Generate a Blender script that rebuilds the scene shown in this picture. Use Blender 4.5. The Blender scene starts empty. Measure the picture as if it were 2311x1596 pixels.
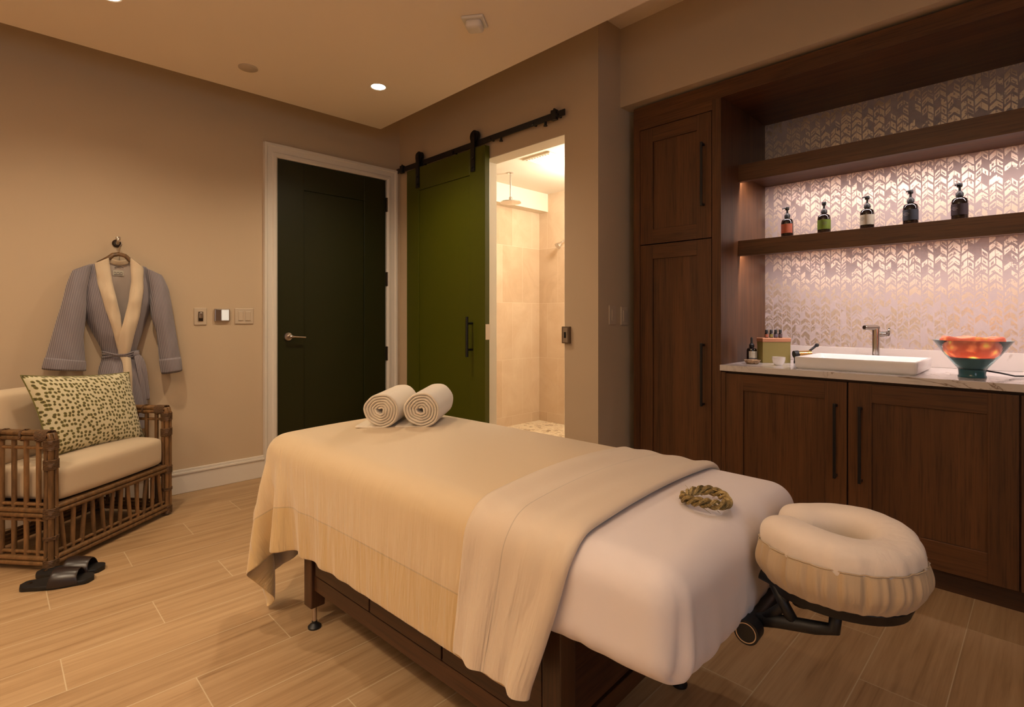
import bpy, bmesh, math, random
import numpy as np
from mathutils import Vector, Matrix
random.seed(7)
PI = math.pi
COL = bpy.context.scene.collection
sc = bpy.context.scene

# ------------------------------------------------------------------ helpers
def link(o, parent=None):
    COL.objects.link(o)
    if parent is not None:
        o.parent = parent
    return o

def thing(name, label, cat, loc=(0, 0, 0), rot=(0, 0, 0), group=None, kind=None):
    o = bpy.data.objects.new(name, None)
    o.empty_display_size = 0.05
    o.location = loc
    o.rotation_euler = rot
    link(o)
    if label: o['label'] = label
    if cat: o['category'] = cat
    if group: o['group'] = group
    if kind: o['kind'] = kind
    return o

def tag(o, label, cat, group=None, kind=None):
    if label: o['label'] = label
    if cat: o['category'] = cat
    if group: o['group'] = group
    if kind: o['kind'] = kind
    return o

class B:
    """collects shapes and links them as one mesh object"""
    def __init__(s):
        s.v = []; s.f = []; s.uv = {}; s.mi = []
        s.cur = 0
    def add(s, vs, fs):
        o = len(s.v)
        s.v += [tuple(float(c) for c in v) for v in vs]
        for f in fs:
            s.f.append(tuple(i + o for i in f)); s.mi.append(s.cur)
        return s
    def box(s, x0, x1, y0, y1, z0, z1):
        x0, x1 = min(x0, x1), max(x0, x1); y0, y1 = min(y0, y1), max(y0, y1); z0, z1 = min(z0, z1), max(z0, z1)
        vs = [(x, y, z) for z in (z0, z1) for y in (y0, y1) for x in (x0, x1)]
        return s.add(vs, [(0, 2, 3, 1), (4, 5, 7, 6), (0, 1, 5, 4), (2, 6, 7, 3), (0, 4, 6, 2), (1, 3, 7, 5)])
    def cyl(s, p0, p1, r0, r1=None, n=20, cap=True):
        r1 = r0 if r1 is None else r1
        p0 = Vector(p0); p1 = Vector(p1); d = (p1 - p0).normalized()
        a = d.orthogonal().normalized(); b = d.cross(a)
        vs = []
        for p, r in ((p0, r0), (p1, r1)):
            for i in range(n):
                t = 2 * PI * i / n
                vs.append(p + a * math.cos(t) * r + b * math.sin(t) * r)
        fs = [(i, (i + 1) % n, n + (i + 1) % n, n + i) for i in range(n)]
        if cap: fs += [tuple(range(n - 1, -1, -1)), tuple(range(n, 2 * n))]
        return s.add(vs, fs)
    def lathe(s, prof, o=(0, 0, 0), n=32, axis=(0, 0, 1)):
        A = Vector(axis).normalized(); a = A.orthogonal().normalized(); b = A.cross(a); o = Vector(o)
        vs = []
        for r, z in prof:
            for i in range(n):
                t = 2 * PI * i / n
                vs.append(o + A * z + (a * math.cos(t) + b * math.sin(t)) * max(r, 1e-5))
        m = len(prof); fs = []
        for k in range(m - 1):
            for i in range(n):
                j = (i + 1) % n
                fs.append((k * n + i, k * n + j, (k + 1) * n + j, (k + 1) * n + i))
        fs += [tuple(range(n - 1, -1, -1)), tuple(range((m - 1) * n, m * n))]
        return s.add(vs, fs)
    def tube(s, path, r, n=10, closed=False, flat=1.0, up=None):
        P = [Vector(p) for p in path]; m = len(P)
        R = r if isinstance(r, (list, tuple)) else [r] * m
        vs = []; prev = None
        for i, p in enumerate(P):
            if closed: d = (P[(i + 1) % m] - P[i - 1])
            else: d = P[min(i + 1, m - 1)] - P[max(i - 1, 0)]
            d = d.normalized()
            if up is not None: a = (Vector(up) - d * Vector(up).dot(d)).normalized()
            elif prev is None: a = d.orthogonal().normalized()
            else: a = (prev - d * prev.dot(d)).normalized()
            prev = a; b = d.cross(a)
            for k in range(n):
                t = 2 * PI * k / n
                vs.append(p + a * math.cos(t) * R[i] * flat + b * math.sin(t) * R[i])
        fs = []
        for i in range(m if closed else m - 1):
            i2 = (i + 1) % m
            for k in range(n):
                j = (k + 1) % n
                fs.append((i * n + k, i * n + j, i2 * n + j, i2 * n + k))
        if not closed: fs += [tuple(range(n - 1, -1, -1)), tuple(range((m - 1) * n, m * n))]
        return s.add(vs, fs)
    def grid(s, rows, closed_u=False, closed_v=False):
        m = len(rows); n = len(rows[0]); vs = [p for r in rows for p in r]; fs = []
        for i in range(m if closed_v else m - 1):
            for j in range(n if closed_u else n - 1):
                i2 = (i + 1) % m; j2 = (j + 1) % n
                fs.append((i * n + j, i * n + j2, i2 * n + j2, i2 * n + j))
        return s.add(vs, fs)
    def rbox(s, c, h, r, n=(8, 8, 4), deform=None):
        """box with round edges, evenly gridded so it can be deformed"""
        idx = {}; vs = []; fs = []
        def key(i, j, k):
            t = (i, j, k)
            if t not in idx:
                p = Vector((-h[0] + 2 * h[0] * i / n[0], -h[1] + 2 * h[1] * j / n[1], -h[2] + 2 * h[2] * k / n[2]))
                q = Vector([max(-(h[a] - r), min(h[a] - r, p[a])) for a in range(3)])
                d = p - q
                if d.length > 1e-9: p = q + d.normalized() * r
                if deform: p = Vector(deform(p))
                idx[t] = len(vs); vs.append(p + Vector(c))
            return idx[t]
        for a in range(3):
            b, d = [(1, 2), (0, 2), (0, 1)][a]
            for side in (0, n[a]):
                for i in range(n[b]):
                    for j in range(n[d]):
                        q = []
                        for (u, v) in ((i, j), (i + 1, j), (i + 1, j + 1), (i, j + 1)):
                            t = [0, 0, 0]; t[a] = side; t[b] = u; t[d] = v
                            q.append(key(*t))
                        if (side == 0) != (a == 1): q.reverse()
                        fs.append(tuple(q))
        return s.add(vs, fs)
    def build(s, name, mat, parent=None, smooth=False, bevel=0, seg=2, sub=0, solid=0, uvs=None, angle=40, loc=None, rot=None, normals=True):
        me = bpy.data.meshes.new(name)
        me.from_pydata(s.v, [], s.f)
        mats = mat if isinstance(mat, (list, tuple)) else [mat]
        for m in mats: me.materials.append(m)
        me.polygons.foreach_set('material_index', s.mi)
        if uvs is not None:
            ul = me.uv_layers.new(name='UVMap')
            li = np.empty(len(me.loops), dtype=np.int32); me.loops.foreach_get('vertex_index', li)
            ul.data.foreach_set('uv', np.asarray(uvs, dtype=np.float32)[li].ravel())
        if normals:
            bm = bmesh.new(); bm.from_mesh(me); bmesh.ops.recalc_face_normals(bm, faces=bm.faces); bm.to_mesh(me); bm.free()
        if smooth:
            me.polygons.foreach_set('use_smooth', [True] * len(me.polygons))
            if smooth == 'auto':
                try: me.set_sharp_from_angle(angle=math.radians(angle))
                except Exception: pass
        me.update()
        o = bpy.data.objects.new(name, me)
        link(o, parent)
        if loc: o.location = loc
        if rot: o.rotation_euler = rot
        if solid:
            m = o.modifiers.new('solid', 'SOLIDIFY'); m.thickness = solid; m.offset = 0
        if sub:
            m = o.modifiers.new('sub', 'SUBSURF'); m.levels = sub; m.render_levels = sub
        if bevel:
            m = o.modifiers.new('bevel', 'BEVEL'); m.width = bevel; m.segments = seg; m.limit_method = 'ANGLE'; m.angle_limit = math.radians(35)
        return o

def struct(o):
    o['kind'] = 'structure'; return o

# ------------------------------------------------------------------ materials
class G:
    def __init__(s, name):
        s.mat = bpy.data.materials.new(name); s.mat.use_nodes = True
        s.nt = s.mat.node_tree; s.nt.nodes.clear()
        s.out = s.nt.nodes.new('ShaderNodeOutputMaterial')
        s.p = s.nt.nodes.new('ShaderNodeBsdfPrincipled')
        s.nt.links.new(s.p.outputs[0], s.out.inputs[0])
    def set(s, inp, val):
        if isinstance(val, bpy.types.NodeSocket): s.nt.links.new(val, inp)
        elif isinstance(val, (tuple, list)) and len(val) == 3 and inp.type == 'RGBA': inp.default_value = (*val, 1)
        else: inp.default_value = val
    def n(s, t, out=0, _props=None, **kw):
        nd = s.nt.nodes.new(t)
        for k, v in (_props or {}).items(): setattr(nd, k, v)
        for k, v in kw.items():
            key = int(k[1:]) if k[0] == 'i' and k[1:].isdigit() else k.replace('_', ' ')
            s.set(nd.inputs[key], v)
        return nd.outputs[out]
    def m(s, op, a, b=None, c=None, clamp=False):
        nd = s.nt.nodes.new('ShaderNodeMath'); nd.operation = op; nd.use_clamp = clamp
        s.set(nd.inputs[0], a)
        if b is not None: s.set(nd.inputs[1], b)
        if c is not None: s.set(nd.inputs[2], c)
        return nd.outputs[0]
    def coord(s, kind='Object'):
        return s.n('ShaderNodeTexCoord', out=kind)
    def xyz(s, v):
        nd = s.nt.nodes.new('ShaderNodeSeparateXYZ'); s.set(nd.inputs[0], v); return nd.outputs
    def comb(s, x, y, z=0.0):
        return s.n('ShaderNodeCombineXYZ', i0=x, i1=y, i2=z)
    def map(s, v, scale=(1, 1, 1), loc=(0, 0, 0), rot=(0, 0, 0)):
        return s.n('ShaderNodeMapping', Vector=v, Scale=scale, Location=loc, Rotation=rot)
    def noise(s, v, scale=5, detail=4, rough=.5, dist=0.0, out=0):
        return s.n('ShaderNodeTexNoise', out=out, Vector=v, Scale=scale, Detail=detail, Roughness=rough, Distortion=dist)
    def ramp(s, fac, stops, interp='LINEAR'):
        nd = s.nt.nodes.new('ShaderNodeValToRGB'); s.set(nd.inputs[0], fac)
        cr = nd.color_ramp; cr.interpolation = interp
        while len(cr.elements) < len(stops): cr.elements.new(0.5)
        for e, (p, c) in zip(cr.elements, stops):
            e.position = p; e.color = (*c, 1) if len(c) == 3 else c
        return nd.outputs[0]
    def mix(s, f, a, b, mode='MIX'):
        nd = s.nt.nodes.new('ShaderNodeMix'); nd.data_type = 'RGBA'; nd.blend_type = mode
        s.set(nd.inputs[0], f); s.set(nd.inputs[6], a); s.set(nd.inputs[7], b)
        return nd.outputs[2]
    def bump(s, h, strength=.3, dist=.01):
        b = s.n('ShaderNodeBump', Height=h, Strength=strength, Distance=dist)
        s.nt.links.new(b, s.p.inputs['Normal']); return b
    def P(s, **kw):
        for k, v in kw.items(): s.set(s.p.inputs[k.replace('_', ' ')], v)
        return s.mat

def simple(name, col, rough=.5, metal=0.0, var=.06, scale=30, bump=0.0, **kw):
    g = G(name); v = g.coord()
    nz = g.noise(v, scale, 3)
    c = g.mix(nz, tuple(x * (1 - var) for x in col), tuple(min(1, x * (1 + var)) for x in col))
    g.P(Base_Color=c, Roughness=rough, Metallic=metal, **kw)
    if bump: g.bump(nz, bump, .002)
    return g.mat

def paint(name, col, rough=.75, b=.12):
    g = G(name); v = g.coord()
    n1 = g.noise(v, 260, 3); n2 = g.noise(v, 1.3, 2)
    c = g.mix(n2, tuple(x * .97 for x in col), tuple(x * 1.03 for x in col))
    g.P(Base_Color=c, Roughness=rough); g.bump(n1, b, .001)
    return g.mat

M = {}
M['wall'] = paint('beige_wall_paint', (.56, .43, .29))
M['wall_in'] = paint('warm_white_wall_paint', (.74, .66, .54))
M['ceiling'] = paint('ceiling_paint', (.88, .74, .58))
M['trimw'] = paint('white_trim_paint', (.74, .68, .60), .35, .03)
M['black'] = simple('black_powder_coat', (.006, .006, .007), .38)
M['plastic_black'] = simple('black_plastic', (.006, .006, .007), .5)
M['chrome'] = simple('chrome', (.62, .60, .58), .14, 1.0, .02)
M['dark_chrome'] = simple('shaded_chrome', (.30, .27, .24), .22, 1.0, .02)
M['nickel'] = simple('brushed_nickel', (.55, .48, .42), .28, 1.0, .05)
M['dark_metal'] = simple('dark_bronze_metal', (.10, .075, .055), .35, 1.0, .05)
M['ivory'] = simple('ivory_plastic', (.56, .45, .33), .4, 0, .02)
M['porcelain'] = simple('white_porcelain', (.82, .79, .77), .08, 0, .01)
M['cord'] = simple('black_rubber', (.01, .01, .012), .5)

def door_paint(name, col):
    g = G(name); v = g.coord(); n = g.noise(g.map(v, (4, 4, 1)), 60, 3)
    g.P(Base_Color=g.mix(n, tuple(x * .92 for x in col), tuple(x * 1.08 for x in col)), Roughness=.42, Specular_IOR_Level=.35)
    g.bump(n, .05, .001); return g.mat
M['green'] = door_paint('dark_green_paint', (.017, .018, .0025))
M['green2'] = door_paint('olive_green_paint', (.070, .074, .0020))

def wood(name, dark, light, axis, rough=.42, scale=1.0, offs=0.0):
    """grain runs along the given object axis"""
    g = G(name); v = g.coord()
    info = g.n('ShaderNodeObjectInfo', out='Random')
    sh = g.m('MULTIPLY', info, 13.7)
    x, y, z = g.xyz(v)
    c = [x, y, z]
    sc3 = [26 * scale] * 3; sc3['xyz'.index(axis)] = 1.3 * scale
    vv = g.comb(g.m('MULTIPLY', x, sc3[0]), g.m('MULTIPLY', y, sc3[1]), g.m('MULTIPLY', z, sc3[2]))
    vv = g.n('ShaderNodeVectorMath', _props={'operation': 'ADD'}, i0=vv, i1=g.comb(sh, sh, sh))
    n1 = g.noise(vv, 1.0, 6, .62, .35)
    sc4 = [95 * scale] * 3; sc4['xyz'.index(axis)] = 3.0 * scale
    v2 = g.comb(g.m('MULTIPLY', x, sc4[0]), g.m('MULTIPLY', y, sc4[1]), g.m('MULTIPLY', z, sc4[2]))
    n2 = g.noise(v2, 1.6, 3, .6)
    sc5 = [7.0] * 3; sc5['xyz'.index(axis)] = .35
    v3 = g.comb(g.m('MULTIPLY', x, sc5[0]), g.m('MULTIPLY', y, sc5[1]), g.m('MULTIPLY', z, sc5[2]))
    n3 = g.noise(v3, 1.0, 2, .5, 0)
    f = g.m('ADD', g.m('MULTIPLY', n1, .6), g.m('MULTIPLY', n3, .4))
    base = g.ramp(f, [(.32, dark), (.5, tuple((a + b) / 2 for a, b in zip(dark, light))), (.66, light)])
    pores = g.ramp(n2, [(.36, (.55, .5, .45)), (.5, (1, 1, 1))])
    g.P(Base_Color=g.mix(.8, base, pores, 'MULTIPLY'), Roughness=rough)
    g.bump(g.m('ADD', n2, g.m('MULTIPLY', n1, .5)), .12, .001)
    return g.mat
DK, LT = (.058, .021, .007), (.150, .058, .018)
for ax in 'xyz': M['oak_' + ax] = wood('brown_oak_grain_' + ax, DK, LT, ax)
for ax in 'xyz': M['walnut_' + ax] = wood('dark_walnut_grain_' + ax, (.028, .010, .004), (.080, .030, .010), ax)

# plank tiles
g = G('wood_look_plank_tiles'); v = g.coord(); x, y, z = g.xyz(v)
PW, PL, Y0, X0 = .212, .9, 1.488, .77
ry = g.m('DIVIDE', g.m('SUBTRACT', y, Y0), PW); row = g.m('FLOOR', ry); fy = g.m('FRACT', ry)
sx = g.m('DIVIDE', g.m('SUBTRACT', g.m('SUBTRACT', x, X0), g.m('MULTIPLY', g.m('SUBTRACT', row, 2.0), .3)), PL)
colm = g.m('FLOOR', sx); fx = g.m('FRACT', sx)
dy = g.m('MULTIPLY', g.m('MINIMUM', fy, g.m('SUBTRACT', 1.0, fy)), PW)
dx = g.m('MULTIPLY', g.m('MINIMUM', fx, g.m('SUBTRACT', 1.0, fx)), PL)
dmin = g.m('MINIMUM', dx, dy)
grout = g.m('LESS_THAN', dmin, .0016)
rnd = g.n('ShaderNodeTexWhiteNoise', out='Color', Vector=g.comb(row, colm, 3.1))
rx, rgy, rz = g.xyz(rnd)
gv = g.comb(g.m('ADD', g.m('MULTIPLY', x, 1.6), g.m('MULTIPLY', rx, 40)), g.m('MULTIPLY', y, 30), g.m('MULTIPLY', rgy, 20))
n1 = g.noise(gv, 1.0, 6, .6, .6)
gv2 = g.comb(g.m('ADD', g.m('MULTIPLY', x, 3.5), g.m('MULTIPLY', rx, 40)), g.m('MULTIPLY', y, 160), g.m('MULTIPLY', rgy, 20))
n2 = g.noise(gv2, 1.0, 3, .6, .2)
f = g.m('ADD', g.m('MULTIPLY', n1, .7), g.m('MULTIPLY', n2, .3))
wc = g.ramp(f, [(.30, (.27, .155, .070)), (.47, (.40, .25, .125)), (.62, (.47, .31, .165)), (.75, (.34, .20, .095))])
wc = g.mix(.45, wc, g.ramp(rz, [(0, (.78, .74, .70)), (1, (1.0, 1.0, 1.0))]), 'MULTIPLY')
g.P(Base_Color=g.mix(grout, wc, (.52, .40, .25)), Roughness=g.m('ADD', .38, g.m('MULTIPLY', n2, .16)))
g.bump(g.m('SUBTRACT', g.m('MULTIPLY', n2, .15), g.m('MULTIPLY', grout, 1.0)), .35, .0015)
M['floor'] = g.mat

# large wall tiles of the shower room
g = G('travertine_wall_tiles'); v = g.coord(); x, y, z = g.xyz(v)
h = g.m('ADD', x, y)
tz = g.m('DIVIDE', g.m('SUBTRACT', z, .104), .60); tr = g.m('FLOOR', tz); fz = g.m('FRACT', tz)
th = g.m('DIVIDE', g.m('SUBTRACT', h, g.m('MULTIPLY', tr, .15)), .30); fh = g.m('FRACT', th)
dz = g.m('MULTIPLY', g.m('MINIMUM', fz, g.m('SUBTRACT', 1.0, fz)), .60)
dh = g.m('MULTIPLY', g.m('MINIMUM', fh, g.m('SUBTRACT', 1.0, fh)), .30)
gr = g.m('LESS_THAN', g.m('MINIMUM', dz, dh), .0015)
rn = g.n('ShaderNodeTexWhiteNoise', out='Value', Vector=g.comb(tr, g.m('FLOOR', th), 1.0))
nn = g.noise(v, 3.5, 6, .6, 1.2)
f = g.m('ADD', g.m('MULTIPLY', nn, .7), g.m('MULTIPLY', rn, .3))
c = g.ramp(f, [(.25, (.50, .35, .22)), (.5, (.60, .44, .29)), (.8, (.68, .53, .37))])
g.P(Base_Color=g.mix(gr, c, (.72, .60, .45)), Roughness=.45)
M['tile'] = g.mat
g = G('pebble_shower_floor'); v = g.coord()
d = g.n('ShaderNodeTexVoronoi', _props={'feature': 'DISTANCE_TO_EDGE'}, Vector=v, Scale=22.0)
cc = g.n('ShaderNodeTexVoronoi', out='Color', Vector=v, Scale=22.0); cr, cg, cb = g.xyz(cc)
pc = g.ramp(cr, [(0, (.60, .45, .28)), (.5, (.78, .66, .48)), (.75, (.70, .55, .36)), (.9, (.30, .19, .10)), (1, (.5, .35, .2))])
e = g.m('LESS_THAN', d, .07)
g.P(Base_Color=g.mix(e, pc, (.80, .68, .48)), Roughness=.4); g.bump(g.m('MINIMUM', d, .3), .6, .02)
M['pebble'] = g.mat

# metallic leaf wallpaper
g = G('leaf_print_wallpaper'); v = g.coord(); x, y, z = g.xyz(v)
wob = g.noise(v, 9, 2, .5); wob2 = g.m('MULTIPLY', g.m('SUBTRACT', wob, .5), .012)
CW, RH = .0525, .040
cy = g.m('DIVIDE', g.m('ADD', y, wob2), CW); ci = g.m('FLOOR', cy); fc = g.m('FRACT', cy)
rc = g.n('ShaderNodeTexWhiteNoise', out='Value', Vector=g.comb(ci, 5.0, 0.0))
tri = g.m('ABSOLUTE', g.m('SUBTRACT', fc, .5))                       # 0 in the middle, .5 at the stems
hz = g.m('ADD', g.m('ADD', z, g.m('MULTIPLY', tri, .052)), g.m('ADD', g.m('MULTIPLY', rc, .1), wob2))
rz_ = g.m('DIVIDE', hz, RH); ri = g.m('FLOOR', rz_); fr = g.m('FRACT', rz_)
side = g.m('GREATER_THAN', fc, .5)
rl = g.n('ShaderNodeTexWhiteNoise', out='Color', Vector=g.comb(ci, ri, side)); ra, rb, rc2 = g.xyz(rl)
stem = g.m('GREATER_THAN', tri, .445)
cut = g.m('LESS_THAN', fr, g.m('ADD', .17, g.m('MULTIPLY', ra, .27)))
mid = g.m('MULTIPLY', g.m('LESS_THAN', tri, .035), g.m('GREATER_THAN', rb, .45))
slot = g.m('MULTIPLY', g.m('MULTIPLY', g.m('LESS_THAN', g.m('ABSOLUTE', g.m('SUBTRACT', fr, .6)), g.m('MULTIPLY', rb, .20)),
     g.m('LESS_THAN', g.m('ABSOLUTE', g.m('SUBTRACT', tri, .24)), g.m('MULTIPLY', rc2, .22))), g.m('GREATER_THAN', ra, .25))
gone = g.m('GREATER_THAN', rc2, .86)
spk = g.m('GREATER_THAN', g.noise(v, 72, 2, .6), .60)
bg = g.m('MAXIMUM', g.m('MAXIMUM', g.m('MAXIMUM', stem, cut), g.m('MAXIMUM', mid, slot)), g.m('MAXIMUM', gone, spk))
fine = g.noise(v, 300, 2)
g.P(Base_Color=g.mix(bg, (.72, .62, .52), (.48, .40, .385)), Metallic=g.m('MULTIPLY', g.m('SUBTRACT', 1.0, bg), .93),
    Roughness=g.m('ADD', g.m('MULTIPLY', bg, .35), g.m('ADD', .41, g.m('MULTIPLY', fine, .05))))
g.bump(g.m('ADD', fine, bg), .08, .001)
M['wallpaper'] = g.mat

# veined quartz
g = G('veined_white_quartz'); v = g.coord()
w = g.noise(v, 2.2, 5, .6, 1.6)
vein = g.ramp(g.m('ABSOLUTE', g.m('SUBTRACT', w, .5)), [(0, (1, 1, 1)), (.008, (.3, .3, .3)), (.018, (0, 0, 0))])
msk = g.ramp(g.noise(v, 1.7, 2), [(.5, (0, 0, 0)), (.6, (1, 1, 1))])
g.P(Base_Color=g.mix(g.m('MULTIPLY', vein, msk), (.68, .62, .58), (.26, .18, .13)), Roughness=.12)
M['quartz'] = g.mat

def cloth(name, col, rough=.8, sheen=.3, weave=900, wr=.25, wr_scale=(14, 14, 3), var=.05, spec=.3):
    g = G(name); v = g.coord()
    n = g.noise(v, weave, 2); wv = g.noise(g.map(v, wr_scale), 1.0, 3, .55, .4)
    c = g.mix(wv, tuple(x * (1 - var) for x in col), tuple(x * (1 + var) for x in col))
    g.P(Base_Color=c, Roughness=rough, Sheen_Weight=sheen, Specular_IOR_Level=spec)
    g.bump(g.m('ADD', g.m('MULTIPLY', n, .04), g.m('MULTIPLY', wv, 1.0)), wr, .012)
    return g.mat
M['sheet'] = cloth('pale_fitted_sheet_cotton', (.76, .675, .655), .7, .2, wr=.22, wr_scale=(6, 6, 6), var=.02)
M['cradle_cloth'] = cloth('cream_crescent_cover_cotton', (.78, .665, .56), .72, .2, wr=.3, wr_scale=(22, 22, 9), var=.03)
M['skirt'] = cloth('tan_skirt_cotton', (.50, .37, .235), .72, .2, wr=.35, wr_scale=(30, 30, 5), var=.05)
M['cushion'] = cloth('beige_upholstery', (.56, .44, .30), .85, .2, 600, .08, (4, 4, 4), .03)
M['towel'] = None
g = G('terry_cloth'); v = g.coord(); n = g.noise(v, 420, 3, .7); n2 = g.noise(v, 60, 3)
g.P(Base_Color=g.mix(n, (.68, .57, .43), (.86, .75, .58)), Roughness=.95, Sheen_Weight=.5)
g.bump(g.m('ADD', n, n2), .5, .003); M['towel'] = g.mat

# blanket: UV carries the flat cloth in metres, for the stitched hem band
def blanket_mat(name, col, band, hem, seams=(), seamv=()):
    g = G(name); uv = g.n('ShaderNodeUVMap', _props={'uv_map': 'UVMap'}); x, y, z = g.xyz(uv)
    d = g.m('ABSOLUTE', x)
    inband = g.m('GREATER_THAN', d, hem)
    s = g.m('LESS_THAN', g.m('ABSOLUTE', g.m('SUBTRACT', d, hem)), .0022)
    for q in seamv: s = g.m('MAXIMUM', s, g.m('LESS_THAN', g.m('ABSOLUTE', g.m('SUBTRACT', y, q)), .0014))
    wv = g.noise(g.comb(g.m('MULTIPLY', x, 3.0), g.m('MULTIPLY', y, 22.0), 0.0), 1.0, 3, .55, .3)
    drop = g.m('MULTIPLY', g.m('SUBTRACT', d, .34), 5.0, clamp=True)
    weave = g.noise(g.comb(g.m('MULTIPLY', x, 900.0), g.m('MULTIPLY', y, 900.0), 0.0), 1.0, 1)
    c = g.mix(inband, col, band)
    g.P(Base_Color=g.mix(g.m('MULTIPLY', s, .5), c, tuple(q * .55 for q in col)), Roughness=.46, Sheen_Weight=.35, Specular_IOR_Level=.5)
    hgt = g.m('SUBTRACT', g.m('ADD', g.m('MULTIPLY', g.m('MULTIPLY', wv, drop), 1.0), g.m('MULTIPLY', weave, .02)), g.m('MULTIPLY', s, .25))
    g.bump(hgt, .7, .026)
    return g.mat
M['blanket'] = blanket_mat('sand_satin_blanket', (.64, .475, .275), (.60, .42, .20), .565)
M['topsheet'] = blanket_mat('cream_sateen_top_sheet', (.68, .545, .40), (.68, .545, .40), 5.0, seamv=(-.47,))

g = G('seersucker_stripe'); v = g.coord(); x, y, z = g.xyz(v)
st = g.m('SINE', g.m('MULTIPLY', g.m('ADD', x, g.m('MULTIPLY', z, .12)), 2 * PI / .0075))
st = g.ramp(g.m('ADD', g.m('MULTIPLY', st, .5), .5), [(.3, (.165, .145, .165)), (.7, (.31, .27, .285))])
wv = g.noise(g.map(v, (40, 40, 9)), 1.0, 3, .5, .5)
g.P(Base_Color=st, Roughness=.9, Sheen_Weight=.2); g.bump(wv, .4, .01); M['robe'] = g.mat
M['collar'] = cloth('cream_terry_collar', (.62, .49, .34), .9, .3, 700, .25, (30, 30, 10), .05)
M['lining'] = cloth('pale_robe_lining', (.46, .38, .32), .9, .2, 700, .2, (20, 20, 10), .04)

g = G('leopard_dot_print'); uv = g.n('ShaderNodeUVMap', _props={'uv_map': 'UVMap'})
vd = g.n('ShaderNodeTexVoronoi', _props={'voronoi_dimensions': '2D'}, Vector=g.n('ShaderNodeVectorMath', _props={'operation': 'ADD'}, i0=uv, i1=g.map(g.noise(uv, 30, 2, out=1), (.012, .012, 0))), Scale=46.0, Randomness=.62)
cc = g.n('ShaderNodeTexVoronoi', out='Color', _props={'voronoi_dimensions': '2D'}, Vector=uv, Scale=46.0, Randomness=.62); a_, b_, c_ = g.xyz(cc)
dot = g.m('LESS_THAN', vd, g.m('ADD', .31, g.m('MULTIPLY', a_, .07)))
dk = g.m('LESS_THAN', g.m('ADD', vd, g.m('MULTIPLY', g.noise(uv, 160, 1), .25)), .30)
dc = g.mix(dk, (.17, .15, .03), (.075, .055, .025))
g.P(Base_Color=g.mix(dot, (.66, .60, .40), dc), Roughness=.85, Sheen_Weight=.2)
g.bump(g.noise(uv, 700, 1), .1, .001); M['dots'] = g.mat

def rattan(name, col):
    g = G(name); v = g.coord(); x, y, z = g.xyz(v)
    n = g.noise(g.map(v, (60, 60, 12)), 1, 4, .6)
    r = g.n('ShaderNodeObjectInfo', out='Random')
    c = g.ramp(g.m('ADD', g.m('MULTIPLY', n, .8), g.m('MULTIPLY', r, .2)), [(.3, tuple(q * .45 for q in col)), (.55, col), (.8, tuple(q * 1.5 for q in col))])
    g.P(Base_Color=c, Roughness=.45); g.bump(n, .3, .002); return g.mat
M['rattan'] = rattan('brown_rattan_cane', (.195, .098, .036))
g = G('rattan_leather_binding'); v = g.coord(); x, y, z = g.xyz(v)
w = g.m('SINE', g.m('MULTIPLY', g.m('ADD', z, g.m('MULTIPLY', g.m('ADD', x, y), .35)), 2 * PI / .0065))
n = g.noise(v, 80, 3)
g.P(Base_Color=g.mix(g.m('MULTIPLY', g.m('ADD', g.m('MULTIPLY', w, .5), .5), n), (.085, .040, .016), (.30, .16, .07)), Roughness=.5)
g.bump(w, .7, .003); M['binding'] = g.mat
M['leather'] = simple('dark_brown_leather', (.022, .013, .011), .33, 0, .2, 60, .1)
M['sole'] = simple('black_slipper_sole', (.007, .006, .006), .55)
def emis(name, col, st):
    g = G(name); v = g.coord(); n = g.noise(v, 8, 1)
    g.P(Base_Color=(.9, .9, .9), Emission_Color=g.mix(n, col, tuple(x * .98 for x in col)), Emission_Strength=st); return g.mat
M['lamp_face'] = emis('lit_lamp_lens', (1, .86, .68), 14)
M['led'] = emis('led_diffuser', (1, .80, .72), 2)
M['glass_amber'] = simple('dark_amber_glass', (.006, .003, .003), .06, 0, .1, 20, 0, Coat_Weight=.6)
def lab(name, c): return simple(name, c, .6, 0, .05, 40)
M['lab_coral'] = lab('coral_label', (.42, .10, .045)); M['lab_green'] = lab('green_label', (.13, .20, .012)); M['lab_cream'] = lab('cream_label', (.52, .48, .38))
M['lab_navy'] = lab('navy_label', (.03, .034, .05)); M['lab_plum'] = lab('plum_label', (.03, .014, .02))
M['ink'] = simple('label_ink', (.16, .13, .12), .6)
M['ink_lt'] = simple('pale_label_ink', (.30, .28, .30), .6)
g = G('sweetgrass_straw'); v = g.coord(); n = g.noise(v, 130, 4, .7); r = g.noise(v, 25, 2)
g.P(Base_Color=g.ramp(g.m('ADD', g.m('MULTIPLY', n, .6), g.m('MULTIPLY', r, .4)), [(.35, (.05, .032, .010)), (.5, (.27, .18, .055)), (.63, (.58, .42, .18))]), Roughness=.6)
g.bump(n, .5, .002); M['grass'] = g.mat

# ------------------------------------------------------------------ camera
cam = bpy.data.cameras.new('camera'); co = bpy.data.objects.new('camera', cam); link(co)
cam.sensor_width = 36; cam.sensor_fit = 'HORIZONTAL'; cam.lens = 1197 / 2311 * 36
cam.shift_y = -(798 - 716) / 2311; cam.clip_start = .02
co.location = (0, 0, 1.15); co.rotation_euler = (PI / 2, 0, math.radians(45.42 - 90))
sc.camera = co

# ------------------------------------------------------------------ room shell
YW, XB, YE, XS = 3.983, 2.549, 1.865, 2.778
HI = 2.93; LO = 2.60; XMIN, YMIN = -2.3, -2.2
TB = .13                                                # thickness of the shower room wall
def S(name, mat, boxes, bevel=0):
    b = B()
    for q in boxes: b.box(*q)
    return struct(b.build(name, mat, bevel=bevel))
S('floor', M['floor'], [(XMIN - .1, 3.6, YMIN - .1, YW + .12, -.06, 0)])
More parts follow.
